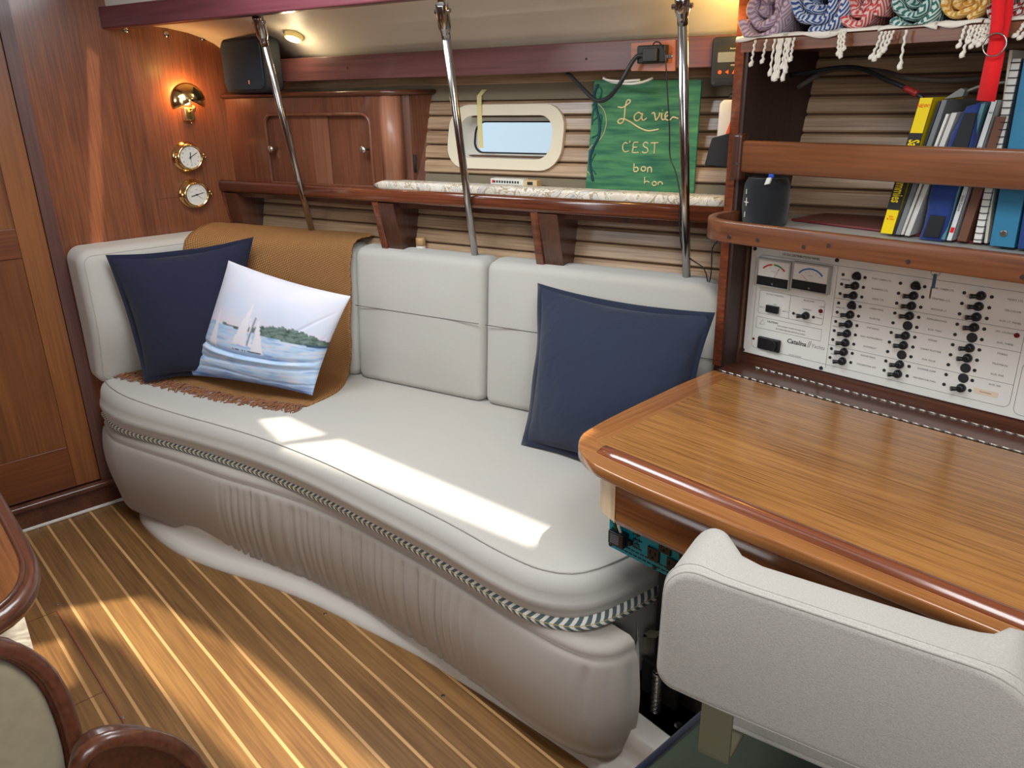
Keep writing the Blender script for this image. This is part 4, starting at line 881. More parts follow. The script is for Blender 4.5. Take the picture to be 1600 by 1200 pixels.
li.build('printed_lines', M['ink'], ep, kind='stuff')
def meter(q, q2, col, name, labels):
    a = pn(q); c = pn(q2); w = c.x-a.x; h = a.z-c.z; y = PY-.003
    B().bx(a.x, c.x, y-.012, y, c.z, a.z).build('meter_body', M['paperw'], ep)
    B().bx(a.x+.001, c.x-.001, y-.0135, y-.012, c.z+.001, c.z+h*.36).build('meter_base', M['black'], ep)
    o = Vector(((a.x+c.x)/2, y-.0126, c.z+h*.28)); R_ = h*.58
    b = B(); n_ = 14; v = []
    for cc_, a0, a1 in col:
        b = B(); vs = []
        for i in range(n_+1):
            t = a0+(a1-a0)*i/n_
            for r in (R_*.90, R_*1.0): vs.append(o+Vector((r*sin(t)*1.05, 0, r*cos(t))))
        b.add(vs, [(2*i, 2*i+1, 2*i+3, 2*i+2) for i in range(n_)]); b.build('meter_scale', cc_, ep)
    b = B(); ln = Vector((sin(labels[1]), 0, cos(labels[1]))); b.tube([o, o+ln*R_*.85], .0004, 4); b.build('meter_needle', M['redstrap'], ep)
    plate([[(a.x-.0015, c.z-.0015), (c.x+.0015, c.z-.0015), (c.x+.0015, a.z+.0015), (a.x-.0015, a.z+.0015)], [(a.x+.002, c.z+.002), (c.x-.002, c.z+.002), (c.x-.002, a.z-.002), (a.x+.002, a.z-.002)]], lambda u, v, w_: Vector((u, y-.0165+w_, v)), .0165).build('meter_rim', M['rimgrey'], ep)
    B().lathe(o-Z*R_*.28-Y*.0012, -Y, [(0, .0028), (.0008, .0024)], 10).build('zero_screw', M['greyink'], ep)
    texts([(labels[0], o+Vector((0, -.0002, R_*.52)), X, Z, .0022, 'CENTER', 0)]+[(str(k), o+Vector((R_*.78*sin(t), -.0002, R_*.78*cos(t))), X, Z, .0021, 'CENTER', 0) for k, t in labels[2]], 'meter_lettering', M['ink'], ep)
mr_, my_, mg_, mb_ = plain('m_red', srgb(190, 50, 50), .6), plain('m_yel', srgb(220, 190, 70), .6), plain('m_grn', srgb(60, 130, 80), .6), plain('m_blue', srgb(50, 110, 170), .6)
meter((1189, 402), (1236, 452), [(mr_, -.85, -.15), (my_, -.15, 0), (mg_, 0, .6), (mr_, .6, .85)], 'volt', ('VOLTS DC', .45, [(8, -.8), (10, -.3), (12, .1), (14, .5), (16, .85)]))
meter((1244, 408), (1296, 459), [(mb_, -.9, .9)], 'amp', ('AMPS DC', -.85, [(20, -.5), (40, -.15), (60, .2), (80, .5), (100, .85)]))
ink = M['ink']; TX = []
def tx(t, q, h=.0042, al='CENTER', sh=0): TX.append((t, pn(q, .0004), X, Z, h, al, sh))
tx('12V DC DISTRIBUTION PANEL', (1251, 401), .0056)
tx('BATTERY CONDITION', (1211, 461.5), .0036); tx('OFF', (1211, 476), .0034); tx('BATT 1', (1191, 480), .0034); tx('BATT 2', (1227, 487), .0034)
tx('BILGE PUMP', (1264, 470.5), .0040); tx('OVERRIDE', (1261, 484), .0036); tx('AUTO', (1246, 491), .0034); tx('MANUAL', (1279.5, 497), .0034); tx('PUMP', (1284, 479.5), .0034); tx('ON', (1282, 492), .0032)
tx('CAUTION:', (1198.5, 502), .0050, 'LEFT'); tx('DISCONNECT SHORE POWER AND', (1236, 514-.5), .0036); tx('BATTERIES BEFORE SERVICING PANEL.', (1235, 518.5), .0036)
tx('Catalina', (1229, 532), .0122, 'LEFT', .25); tx('12V DC OUTLET', (1242, 556), .0036)
c1 = [(1339, 431), (1316.5, 564)]; c2_ = [(1431, 446), (1403, 584)]; c3_ = [(1533, 462), (1502, 606)]
def blend(a, b, i): return pn(a, 0).lerp(pn(b, 0), i/9)
L1 = ['PORT CABIN LTS.', 'RUNNING LTS.', 'DECK LTS.', 'CABIN FANS', 'INVERTER', 'VHF RADIO', 'NAV. INSTRUMENTS', 'AUTOPILOT', 'WATER PRESS.', 'MACERATOR AFT']
L2 = ['STBD. CABIN LTS.', 'STEAMING LTS.', 'ANCHOR LT.', 'REFRIGERATION', 'AUX. TWO', 'RADAR', 'CHART PLOTTER', 'AUX. FOUR', 'SHOWER SUMP', 'MACERATOR FWD.']
L3 = ['NIGHT LTS.', 'TRI-COLOR', 'AUX. LT. PANEL', 'LPG. SOLENOID', 'AUX. THREE', 'STEREO', 'TELEVISION', 'AUX. FIVE', 'AUX. SIX', '']
proto = {}
def disc(kind, p):
    if kind not in proto:
        if kind == 'indicator_lamp': b = B(); b.lathe(p, -Y, [(0, .0040), (.0012, .0038)], 12)
        elif kind == 'blank_plug': b = B(); b.lathe(p, -Y, [(0, .0112), (.0020, .0108), (.0026, .009)], 20)
        elif kind == 'switch_collar': b = B(); b.lathe(p, -Y, [(0, .0105), (.004, .0098), (.010, .0082), (.012, .005)], 20)
        o = b.build(kind, M['ink'] if kind != 'switch_collar' else M['black'], ep); proto[kind] = (o, p.copy()); return o
    o, p0 = proto[kind]; c = o.copy(); COL.objects.link(c); c.parent = ep; c.location = p-p0; return c
def lever(p, sgn):
    b = B(); a = p-Y*.010; d = (X*sgn*.8-Y*.6).normalized(); b.tube([a, a+d*.007, a+d*.019], [.0042, .0046, .0055], 10)
    k = 'lev%d' % sgn
    if k in proto: o, p0 = proto[k]; c = o.copy(); COL.objects.link(c); c.parent = ep; c.location = p-p0; return
    proto[k] = (b.build('toggle_lever', M['black'], ep), p.copy())
for ci, (col, labs, blanks, rights, dl_, dr2, lx) in enumerate(((c1, L1, (), (0, 3), [(1317.5, 429), (1297, 558.5)], [(1351.7, 433.7), (1329.3, 566.3)], .062), (c2_, L2, (4, 7), (0,), [(1407, 442.5), (1381.5, 578.5)], [(1445, 448), (1417.5, 587.3)], .062), (c3_, L3, (4, 7, 8), (), [(1506.7, 457.5), (1475, 600.5)], [(1549.7, 464), (1515.5, 610)], .068))):
    for i in range(10):
        p = blend(col[0], col[1], i)
        if i in blanks: disc('blank_plug', p)
        else: disc('switch_collar', p); lever(p, 1 if i in rights else -1)
        disc('indicator_lamp', blend(dl_[0], dl_[1], i)); q = blend(dr2[0], dr2[1], i); disc('indicator_lamp', q)
        if labs[i]: TX.append((labs[i], q+X*(lx-.022-(.004 if 'LPG' in labs[i] else 0))+Z*(.0025-.002)-Y*.0004, X, Z, .0043 if 'LPG' not in labs[i] else .0040, 'CENTER', 0))
for t_, q in (('LIGHTING', (1321, 437)), ('AUX. SYS.', (1313.5, 481)), ('NAV/COMM.', (1310, 511)), ('PUMPS', (1302.5, 553.5))): tx(t_, q, .0038)
tag(texts(TX, 'lettering', ink, ep), kind='stuff')
texts([('Yachts', pn((1267, 540), .0004), X, Z, .0100, 'LEFT', .25)], 'grey_lettering', M['greyink'], ep)
for dx in (0, .0045):
    q = pn((1261.5, 538), .0002); b = B(); b.box(q+X*dx-Z*.008, X*.0012, -Y*.0003, X*.005+Z*.018); b.build('logo_slash', M['ink'], ep)
for q in ((1282.5, 486), (1589, 524)): B().lathe(pn(q), -Y, [(0, .0056), (.003, .0050)], 14).build('red_lamp', M['red'], ep)
B().lathe(pn((1177.5, 529)), -Y, [(0, .0034), (.002, .003)], 10).build('red_lamp', M['red'], ep)
a_ = pn((1168.5, 535)); B().box(a_, X*.016, -Y*.0004, -Z*.006).build('sticker', plain('beige_sticker', srgb(232, 220, 206), .6), ep)
a_ = pn((1522, 605)); B().box(a_, X*.050, -Y*.0005, -Z*.013).build('sticker', plain('beige_label', srgb(226, 206, 184), .6), ep)
texts([('Fuel Polisher', a_+X*.025-Z*.0065-Y*.0008, X, Z, .0034, 'CENTER', 0)], 'sticker_lettering', ink, ep)
q = pn((1199, 475.5)); B().box(q, X*.036, -Y*.008, -Z*.019).build('rocker_switch', M['black'], ep, bevel=.001)
q = pn((1259.5, 493)); disc('switch_collar', q); lever(q, -1)
for q in ((1240, 489.5), (1271, 495.5)): disc('indicator_lamp', pn(q))
q = pn((1187, 524)); B().box(q, X*.066, -Y*.010, -Z*.034).build('socket_cover', M['black'], ep, bevel=.003)
B().lathe(pn((1206, 540), .010), -Y, [(0, .016), (.006, .014)], 20).build('socket_lid', M['black'], ep)
# key on its hook
k0 = on_y(1462, 425, 1.70); ky = thing('hanging_key', k0-Z*.05, 'small dark key on a ring hanging below the fiddled shelf', 'key')
b = B(); b.tube(arc(k0, X, Z, .009, 0, 2*pi, 14), .0009, 5, caps=False); b.build('ring', M['dsteel'], ky)
B().box(k0+Vector((-.0035, -.001, -.034)), X*.007, Y*.003, Z*.030).build('bow', plain('key_blue', srgb(60, 84, 104), .4), ky, bevel=.0012)
B().box(k0+Vector((-.0045, -.0005, -.056)), X*.003, Y*.0018, Z*.025).build('blade', M['dsteel'], ky)
# ================================================================ CHART DESK
dk = thing('chart_desk', (-.4, 1.4, .6), 'varnished teak chart desk with lift-up lid, raised front fiddle and rounded corner', 'desk')
DT = .780
do = [(-.9300, 1.090), (-.985, 1.098), (-1.030, 1.118), (-1.062, 1.143), (-1.090, 1.180), (-1.104, 1.225)]
o2 = [(p.x, p.y) for p in spline([Vector((x, y, 0)) for x, y in [(.45, 1.095), (-.2, 1.105), (-.75, 1.088)]+do+[(-1.118, 1.35), (-1.134, 1.60)]], .02)]+[(-1.136, 1.758), (.45, 1.758)]
def flat(o2, z0, z1, r, name, m):
    b = B(); b.loft([[Vector((x, y, zz)) for x, y in offs(o2, d)] for zz, d in ((z0, r*.6), (z0+r*.6, 0), (z1-r, 0), (z1-r*.3, r*.3), (z1, r))]); b.sm[-1] = b.sm[-2] = False; return b.build(name, m, dk)
flat(o2, DT-.026, DT, .0045, 'lid_edging', M['desk_edge'])
lid = [(-1.03, 1.172), (.45, 1.172), (.45, 1.756), (-1.075, 1.756)]
B().add([Vector((x, y, DT+.0004)) for x, y in lid], [(0, 1, 2, 3)]).build('lid_veneer', M['desk'], dk)
lb = [(-1.128, 1.756), (-1.126, 1.60), (-1.110, 1.35), (-1.085, 1.215), (-1.03, 1.172), (-1.075, 1.756)]
B().add([Vector((x, y, DT+.0003)) for x, y in ((-1.129, 1.756), (-1.112, 1.34), (-1.094, 1.225), (-1.03, 1.172), (-1.075, 1.756))], [(0, 1, 2, 3, 4)]).build('cross_edging', M['desk_edge_y'], dk)
b = B(); P = spline([Vector((-1.010, 1.163, 0)), Vector((-.96, 1.153, 0)), Vector((-.6, 1.150, 0)), Vector((.45, 1.152, 0))], .05); rings = []
for i, q in enumerate(P):
    k = min(1, .45+i*.3); rings.append([q+Vector((0, u, DT-.001+v*k)) for u, v in ((-.018, 0), (-.017, .003), (-.006, .011), (0, .013), (.010, .013), (.014, .010), (.015, 0))])
b.loft(rings); b.build('fiddle_strip', wood('fiddle_dark', srgb(150, 84, 50), srgb(108, 56, 34), 'x', rough=.2, coat=.6), dk)
ap = [(p.x, p.y) for p in spline([Vector((x, y, 0)) for x, y in ((.45, 1.128), (-.2, 1.128), (-.86, 1.118), (-.935, 1.120), (-.985, 1.140), (-1.020, 1.175), (-1.035, 1.22), (-1.05, 1.35), (-1.08, 1.70))], .02)]+[(-1.08, 1.756), (.45, 1.756)]
b = B(); b.loft([[Vector((x, y, zz)) for x, y in offs(ap, d)] for zz, d in ((.640, .014), (.646, .004), (.660, 0), (DT-.026, 0))]); b.build('apron', M['apron'], dk)
fe = [q for q in ap if q[0] < -.925 and q[1] < 1.30]
b = B(); b.loft([[Vector((x, y, zz)) + Vector((-.0015, -.0012, 0)) for x, y in fe] for zz in (.650, DT-.028)], closed=False, caps=False); b.build('corner_veneer', plain('blond_corner', srgb(214, 180, 132), .25), dk)
B().bx(-1.128, .6, 1.766, PY+.004, DT-.022, DT+.001).build('back_strip', M['dark'], dk)
def hinge(y, x0, name='piano_hinge'):
    b = B(); x = x0; i = 0
    t = B(); t.bx(x0, .45, y-.0035, y+.0035, DT+.0004, DT+.0014); t.build('hinge_leaf', M['dsteel'], dk)
    while x < .0:
        q = B(); q.tube([(x+.0008, y, DT+.0028), (x+.0222, y, DT+.0020)], .0019, 8); q.build('hinge_knuckle', M['pewter'], dk); x += .023; i += 1
hinge(1.762, -1.118); hinge(1.852, -1.070)
# carcass of the desk
B().bx(-.50, .45, 1.26, 1.275, .0, .64).build('knee_panel', M['darkz'], dk)
# ================================================================ INVERTER
iy = 1.165; iv_ = thing('power_inverter', (-.85, 1.2, .545), 'teal metal power inverter with vent slots and black outlets under the desk', 'inverter')
a_ = on_y(947, 800, iy); c_ = on_y(956, 856, iy); x0 = (a_.x+c_.x)/2; zt, z0_ = .645, c_.z
B().bx(x0, x0+.30, iy, iy+.10, z0_, zt).build('case', M['teal'], iv_, bevel=.002)
n_sl = 0
for r in range(8):
    for k in range(22):
        x = x0+.008+k*.0125+(.006 if r % 2 else 0); zz = z0_+.008+r*.0105
        if (r in (2, 3, 4, 5, 6) and (.018 < x-x0 < .066 or .088 < x-x0 < .20)): continue
        B().bx(x, x+.0095, iy-.0006, iy+.001, zz, zz+.0032).build('vent_slot', M['ink'], iv_); n_sl += 1
for k in range(4):
    for j in range(3): B().bx(x0+.068+k*.0052, x0+.0705+k*.0052, iy-.0006, iy+.001, z0_+.028+j*.015+(k % 2)*.004, z0_+.038+j*.015+(k % 2)*.004).build('vent_slot', M['ink'], iv_)
for q in ((.012, .008), (.012, .078), (.135, .006)): B().lathe((x0+q[0]-.006, iy, z0_+q[1]), -Y, [(0, .0048), (.0025, .0045)], 10).build('screw', M['ink'], iv_)
for q in ((.110, .022), (.138, .052), (.160, .018), (.190, .050)):
    o_ = B().bx(x0+q[0], x0+q[0]+.030, iy-.004, iy, z0_+q[1], z0_+q[1]+.030).build('outlet', M['black'], iv_, bevel=.001)
    for dx, dz, w, h in ((.006, .014, .003, .009), (.020, .014, .003, .008), (.012, .005, .005, .005)):
        B().bx(x0+q[0]+dx, x0+q[0]+dx+w, iy-.0045, iy-.0035, z0_+q[1]+dz, z0_+q[1]+dz+h).build('outlet_slot', plain('slot', (.002, .002, .002), .9) if 'slot' not in D.materials else D.materials['slot'], o_)
B().bx(x0+.016, x0+.058, iy-.022, iy, z0_+.026, z0_+.058).build('terminal_block', M['black'], iv_, bevel=.002)
b = B(); [b.bx(x0+.022, x0+.046, iy-.0224, iy-.0218, z0_+.032+i*.004, z0_+.0335+i*.004) for i in range(6)]; b.build('block_print', M['greyink'], iv_, kind='stuff')
B().box((x0+.058, iy-.012, z0_+.034), X*.012, Y*.012, Z*.012).build('lug', M['black'], iv_, bevel=.003)
for m_, dx in ((M['wcab'], .004), (plain('green_wire', srgb(30, 90, 60), .5), -.008)):
    b = B(); b.tube(spline([Vector((x0+.038+dx, iy-.010, z0_+.056)), Vector((x0+.036+dx, iy-.016, z0_+.075)), Vector((x0+.028+dx, iy-.010, z0_+.092)), Vector((x0+.030+dx, iy+.0, z0_+.105))], .006), .0032, 8); b.build('wire', m_, iv_)
# ================================================================ SEAT SWING MECHANISM
sg_ = thing('seat_mechanism', (-.78, 1.2, .02), 'dark steel spring mechanism in the gap between settee and desk seat', 'mechanism')
my = 1.22; mp_ = lambda x, y, d=0: on_y(x, y, my+d)
a_ = mp_(1028, 1050); c_ = mp_(1022, 1140)
ax_ = (c_-a_); b = B(); P = [a_+ax_*(i/260)+Vector((cos(i*.62*1.6), sin(i*.62*1.6), 0))*.0125 for i in range(261)]; b.tube(P, .0022, 5); b.build('coil_spring', M['dsteel'], sg_)
b = B(); b.tube([mp_(1034, 1022), a_, c_, mp_(1018, 1168)], .008, 10); b.build('spring_rod', M['steel'], sg_)
b = B(); b.tube([mp_(1036, 1050, .02), mp_(1096, 1066, .02)], .009, 10); b.build('cross_arm', M['dsteel'], sg_)
b = B(); b.tube([mp_(1028, 1155), mp_(1042, 1142), mp_(1062, 1134)], .010, 10); b.build('foot_arm', M['steel'], sg_)
q = mp_(1006, 990, .03); B().box(q, X*.008, Y*.02, -Z*.055).build('plate_edge', M['bracket'], sg_); B().box(q+Z*.0, X*.034+Z*.016, Y*.02, -Z*.010).build('latch', M['bracket'], sg_)
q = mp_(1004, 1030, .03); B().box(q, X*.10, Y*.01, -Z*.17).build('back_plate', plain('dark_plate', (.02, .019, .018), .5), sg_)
# ================================================================ DESK CHAIR
ch0 = on_z(1045, 885, .82); ch1 = on_z(1540, 1050, .82); cu_ = (ch1-ch0); cu_.z = 0; cu_.normalize(); cn = Vector((-cu_.y, cu_.x, 0))
CX = thing('desk_chair', (ch0.x+.25, ch0.y+.15, .25), 'oatmeal upholstered desk chair seen from behind, on khaki metal brackets', 'chair')
o0 = Vector((ch0.x, ch0.y, 0)); LN = .515
def ctop(u): return .826
ow = rrect(-.012, LN, .600, .826, (.035, .05, .11, .060), 10); ow = dens(ow, .035)
def thick(u): a = smooth01(1-(u+.012)/.13) + smooth01((u-(LN-.13))/.13); return .085+.075*min(1, a)
def fch(u, v, w):
    t = thick(u); lean = (.826-v)*-.06
    return o0+cu_*u+cn*(w/.12*t+lean-.0)+Z*(v+.008*min(1, max(0, w/.12))*smooth01((v-.7)/.1)*(2 if thick(u) > .1 else 0))
b = cushion(ow, .12, .030, fch, n=6, crown=0, r2=.016); b.build('backrest', M['chair'], CX)
for w_, nm, d_, r_ in ((.006, 'welt', .006, .0032), (.016, 'welt', .0, .0018), (.112, 'welt', .018, .0030)):
    e = [fch(*q, w_) for q in offs(ow, d_)]; b = B(); b.tube(e+[e[0]], r_, 6, caps=False); b.build(nm, M['chair'], CX)
bp0 = [on_y(1097, 1050, ch0.y+.045), on_y(1148, 1155, ch0.y+.045)]
for u0 in (.072, .43):
    B().box(o0+cu_*(u0-.012)+cn*.022+Z*.475, cu_*.052, cn*.010, Z*.17).build('bracket', M['bracket'], CX, bevel=.003)
    B().box(o0+cu_*(u0-.012)+cn*.024+Z*.468, cu_*.052, cn*.26, Z*.010).build('bracket_foot', M['bracket'], CX, bevel=.003)
so_ = rrect(.035, LN-.01, .095, .42, .03, 6)
b = cushion(dens(so_, .05), .09, .03, lambda u, v, w: o0+cu_*u+cn*v+Z*(.470+w*.85), crown=0); b.build('seat', M['chair'], CX)
e = [o0+cu_*u+cn*v+Z*.484 for u, v in offs(so_, .0)]; b = B(); b.tube(e+[e[0]], .0045, 6, caps=False); b.build('welt', M['chair'], CX)
B().box(o0+cu_*.2+cn*.22+Z*.38, cu_*.14, cn*.14, Z*.075).build('pedestal', M['blackm'], CX)
# dark olive locker under the chair
g0 = on_z(1000, 1200, .35); gx = -.664
gb = thing('storage_box', (-.3, .95, 0), 'dark olive vinyl topped box with navy binding beneath the desk chair', 'box')
B().bx(gx, .2, .45, 1.262, .0, .345).build('body', M['olive'], gb, bevel=.006)
b = B(); b.tube([(gx, .46, .345), (gx, 1.255, .345)], .008, 8); b.build('binding', M['navyp'], gb)
b = B(); b.tube([(gx+.0, 1.255, .345), (gx, 1.258, .02)], .008, 8); b.build('binding', M['navyp'], gb)
B().bx(gx-.010, gx, .46, 1.25, .30, .340).build('binding_tape', M['navyp'], gb)
B().bx(gx+.40, gx+.50, 1.00, 1.10, .345, .38).build('pedestal_base', M['blackm'], gb)
# ================================================================ BOOKS AND THINGS ON THE SHELF
SZ = 1.173
def book(bl, br, tl, y, dp, m, label, name='book', cat='book', group='books leaning on the fiddled shelf', pages=None, zb=None):
    p = on_y(*bl, y); q = on_y(*br, y); t = on_y(*tl, y); w = q.x-p.x; zb = SZ+.0062 if zb is None else zb; k = (t.x-p.x)/(t.z-p.z); h = t.z-zb
    p = Vector((p.x+k*(zb-p.z)+.0, y, zb)); U = Vector((k*h, 0, h))
    t_ = thing(name, p, label, cat, group)
    c = .0012
    B().box(p, X*w, Y*dp, U).build('cover', m, t_, bevel=.0008) if pages is None else None
    if pages:
        B().box(p, X*c, Y*dp, U).build('cover', m, t_); B().box(p+X*(w-c), X*c, Y*dp, U).build('cover', m, t_); B().box(p, X*w, Y*c, U).build('spine', m, t_)
        B().box(p+X*c+Y*.002+U*.012, X*(w-2*c), Y*(dp-.006), U*.976).build('pages', pages, t_)
    return t_, p, w, U
yel = plain('yellow_card', srgb(246, 214, 20), .4); pg = M['paperw']
t_, p, w, U = book((1378, 353), (1397.5, 357), (1437, 153), 1.86, .17, yel, 'yellow and black paperback sailing guide, leftmost of the standing books', pages=pg)
un = U.normalized(); H_ = U.length; B().box(p+un*H_*.185-Y*.0005, X*w, Y*.002, un*H_*.57).build('black_band', M['ink'], t_)
rtd = -un
texts([('Sailing For Dummies', p+X*w*.50+un*H_*.475-Y*.0012, -un*.52, X, w*.80, 'CENTER', 0)], 'title', yel, t_)
texts([('NEW!', p+X*w*.45+un*H_*.945-Y*.0012, X, Z, w*.26, 'CENTER', 0), ('Isler', p+X*w*.5+un*H_*.135-Y*.0012, X, Z, w*.16, 'CENTER', 0), ('& Isler', p+X*w*.5+un*H_*.115-Y*.0012, X, Z, w*.16, 'CENTER', 0)], 'red_lettering', M['redstrap'], t_)
B().box(p+X*w+Y*.02+un*H_*.56, X*.0006, Y*.10, un*H_*.10).build('red_banner', M['redstrap'], t_); B().box(p+X*w+Y*.02+un*H_*.2, X*.0005, Y*.12, un*H_*.35).build('black_cover_block', M['ink'], t_)
g1 = plain('grey_cover', srgb(120, 122, 124), .5); g2 = plain('dark_cover', srgb(44, 46, 52), .4)
book((1399, 353), (1402.5, 354), (1466, 158), 1.86, .19, g2, 'thin black booklet right behind the yellow sailing guide')
book((1403, 354), (1410, 356), (1472, 156), 1.86, .20, g1, 'grey soft magazine beside the thin black booklet', name='magazine')
book((1411, 355), (1415, 356.5), (1478, 178), 1.865, .20, pg, 'sheaf of white loose sheets between grey magazine and white folder', name='paper_sheaf', cat='papers')
book((1417.5, 356.5), (1425, 358.5), (1487, 176), 1.86, .18, plain('white_card', srgb(206, 204, 198), .5), 'white cardboard folder left of the navy pouch', name='folder', cat='folder')
# navy pouch
a_ = on_y(1436, 356, 1.86); c_ = on_y(1474, 361, 1.86); tt = on_y(1498, 160, 1.86); k = (tt.x-a_.x)/(tt.z-a_.z); h_ = tt.z-SZ; w_ = c_.x-a_.x
pc = thing('pouch', a_, 'crumpled royal blue and black fabric pouch stuffed between folders and books', 'pouch', 'books leaning on the fiddled shelf')
ff = lambda u, v, w: Vector((a_.x+k*v+u+.004*sin(v*40), 1.86+w-.012*sin(pi*v/h_), SZ+v))
b = cushion(dens([(.0, 0), (w_, 0), (w_+.002, h_*.5), (w_-.004, h_*.88), (w_*.75, h_), (w_*.30, h_*.97), (0, h_*.78)], .03), .09, .010, ff, crown=0); b.build('body', fabric('royal_blue_nylon', srgb(38, 60, 124), 300, .3, rough=.6, big=.5), pc)
b = cushion([(.010, h_*.62), (w_-.006, h_*.62), (w_-.008, h_*.93), (.020, h_*.93)], .006, .002, lambda u, v, w: ff(u, v, w-.006), crown=0); b.build('mesh_panel', M['blackm'], pc)
b = cushion([(.010, .01), (w_-.008, .01), (w_-.008, h_*.2), (.012, h_*.2)], .006, .002, lambda u, v, w: ff(u, v, w-.006), crown=0); b.build('mesh_panel', M['blackm'], pc)
book((1474, 361), (1480, 362), (1533, 162), 1.86, .16, plain('teal_cover', srgb(96, 142, 152), .4), 'thin grey-teal hardback right of the blue pouch')
t_, p, w, U = book((1483, 360), (1492, 362), (1549, 157), 1.86, .16, plain('white_spine', srgb(214, 216, 216), .35), 'white paperback with small black spine title next to the teal hardback', pages=pg)
un = U.normalized(); H_ = U.length
texts([('Inspecting the', p+X*w*.5+un*H_*.62-Y*.0008, -un, X, w*.42, 'CENTER', 0), ('Don Casey', p+X*w*.5+un*H_*.28-Y*.0008, -un, X, w*.45, 'CENTER', 0), ('3', p+X*w*.5+un*H_*.92-Y*.0008, -un, X, w*.6, 'CENTER', 0)], 'title', M['ink'], t_)
B().box(p+un*H_*.06+X*w*.2-Y*.0006, X*w*.6, Y*.001, un*H_*.04).build('red_mark', M['redstrap'], t_)
book((1500, 361), (1514, 364), (1556, 182), 1.865, .17, plain('brown_cover', srgb(110, 72, 54), .5), 'brown hardback between white paperback and spiral notebook')
def spiral(bl, br, tl, label):
    t_, p, w, U = book(bl, br, tl, 1.87, .17, pg, label, name='spiral_notebook', cat='notebook')
    un = U.normalized(); n_ = 26
    B().box(p+X*(w+.0002), X*.001, Y*.17, U).build('cover', g1, t_)
    for i in range(n_):
        c = p+X*w*.5+U*((i+.5)/n_)+Y*.004; q = B(); q.tube(arc(c, X, Y, w*.62, pi*.9, 2.1*pi, 8), .0009, 4); q.build('wire_loop', M['blackm'], t_)
    return t_
spiral((1522, 371), (1534, 372), (1582, 92), 'white wire-bound notebook with black loops left of the blue binder')
book((1538, 374), (1543, 375), (1577, 78), 1.875, .20, plain('cream_board', srgb(206, 200, 184), .6), 'tall cream cardboard file behind the spiral notebook', name='folder', cat='folder')
t_, p, w, U = book((1547, 378), (1585, 384), (1600, 92), 1.855, .24, plain('blue_vinyl', srgb(52, 122, 158), .4), 'large blue vinyl ring binder with a finger hole near its foot', name='ring_binder', cat='binder')
B().lathe(p+X*w*.48+U*.075-Y*.0, -Y, [(-.001, .0075), (.0012, .0072), (.0014, .005)], 16).build('finger_hole', M['dsteel'], t_)
book((1590, 386), (1612, 389), (1640, 92), 1.855, .22, plain('deep_blue_vinyl', srgb(34, 62, 120), .4), 'dark blue binder at the right edge beside the light blue one', name='ring_binder', cat='binder')
# red folder lying flat
f4 = [on_z(1236, 345, SZ), on_z(1530, 382, SZ), on_z(1546, 372, SZ), on_z(1300, 322, SZ)]
f4[3] = f4[0]+(f4[2]-f4[1])*1.0+Vector((.03, .06, 0)); f4[2] = f4[1]+Vector((.035, .20, 0)); f4[3] = f4[0]+Vector((.02, .20, 0))
b = B(); b.add([q for q in f4]+[q+Z*.006 for q in f4], [(0, 3, 2, 1), (4, 5, 6, 7), (0, 1, 5, 4), (1, 2, 6, 5), (2, 3, 7, 6), (3, 0, 4, 7)]); tag(b.build('document_wallet', plain('maroon_vinyl', srgb(112, 44, 46), .3), bevel=.002), 'thin glossy maroon document wallet lying flat under the books', 'folder')
# round black speaker
q = on_z(1176, 354, SZ); cy = Vector((q.x, q.y+.052, SZ)); ps = thing('portable_speaker', cy, 'black cylindrical fabric portable speaker with white plus sign at the shelf end', 'speaker')
B().lathe(cy, Z, [(0, .048), (.004, .054), (.05, .058), (.100, .055), (.115, .048), (.118, .043), (.113, .036)], 32).build('body', fabric('speaker_knit', srgb(34, 35, 38), 900, .5), ps)
for dx, dz, w, h in ((.0, .050, .0022, .020), (-.007, .058, .016, .0022), (-.003, .022, .0020, .013), (-.003, .079, .0020, .012)):
    an = math.radians(247); o = cy+Vector((cos(an), sin(an), 0))*.0585+Z*dz; tn = Vector((-sin(an), cos(an), 0)); B().box(o+tn*(dx), tn*w, Vector((cos(an), sin(an), 0))*.001, Z*h).build('white_mark', M['paperw'], ps)
cp_ = thing('plastic_clip', cy+Vector((.02, -.01, .110)), 'tiny white and blue plastic clip resting on the round black speaker', 'clip')
B().box(cy+Vector((.026, -.062, .104)), X*.014+Z*.004, Y*.008, Z*.018+X*.006).build('white_body', M['paperw'], cp_, bevel=.002); B().box(cy+Vector((.036, -.062, .122)), X*.013, Y*.008, Z*.010).build('blue_end', plain('clip_blue', srgb(40, 80, 180), .4), cp_, bevel=.002)
# cables inside the bookcase and grey adapter
cable([Vector((-1.12, 2.03, 1.50)), on_y(1300, 108, 2.05), on_y(1375, 112, 2.05), on_y(1420, 122, 2.02), on_y(1500, 125, 2.05), on_y(1620, 110, 2.05)], .007, plain('grey_hose', srgb(84, 76, 70), .6), 'grey-brown hose running along the back of the bookcase', 'hose', 'hose')
cable([Vector((-1.12, 1.99, 1.53)), on_y(1330, 105, 1.98), on_y(1385, 125, 1.95), on_y(1412, 136, 1.93), on_y(1440, 152, 1.92), on_y(1445, 166, 1.93)], .0055, M['rubber'], 'black cable with red sleeve drooping behind the yellow book', 'sleeved_cable')
b = B(); P = spline([on_y(1414, 138, 1.925), on_y(1424, 142, 1.922), on_y(1434, 147, 1.918)], .01); b.tube(P, .0072, 8); b.build('red_sleeve', plain('red_sleeve', srgb(150, 40, 38), .5), D.objects['sleeved_cable'])
q = on_y(1472, 156, 1.90); ad_ = thing('grey_adapter', q, 'grey wedge-shaped plastic adapter lying on top of the folders', 'adapter')
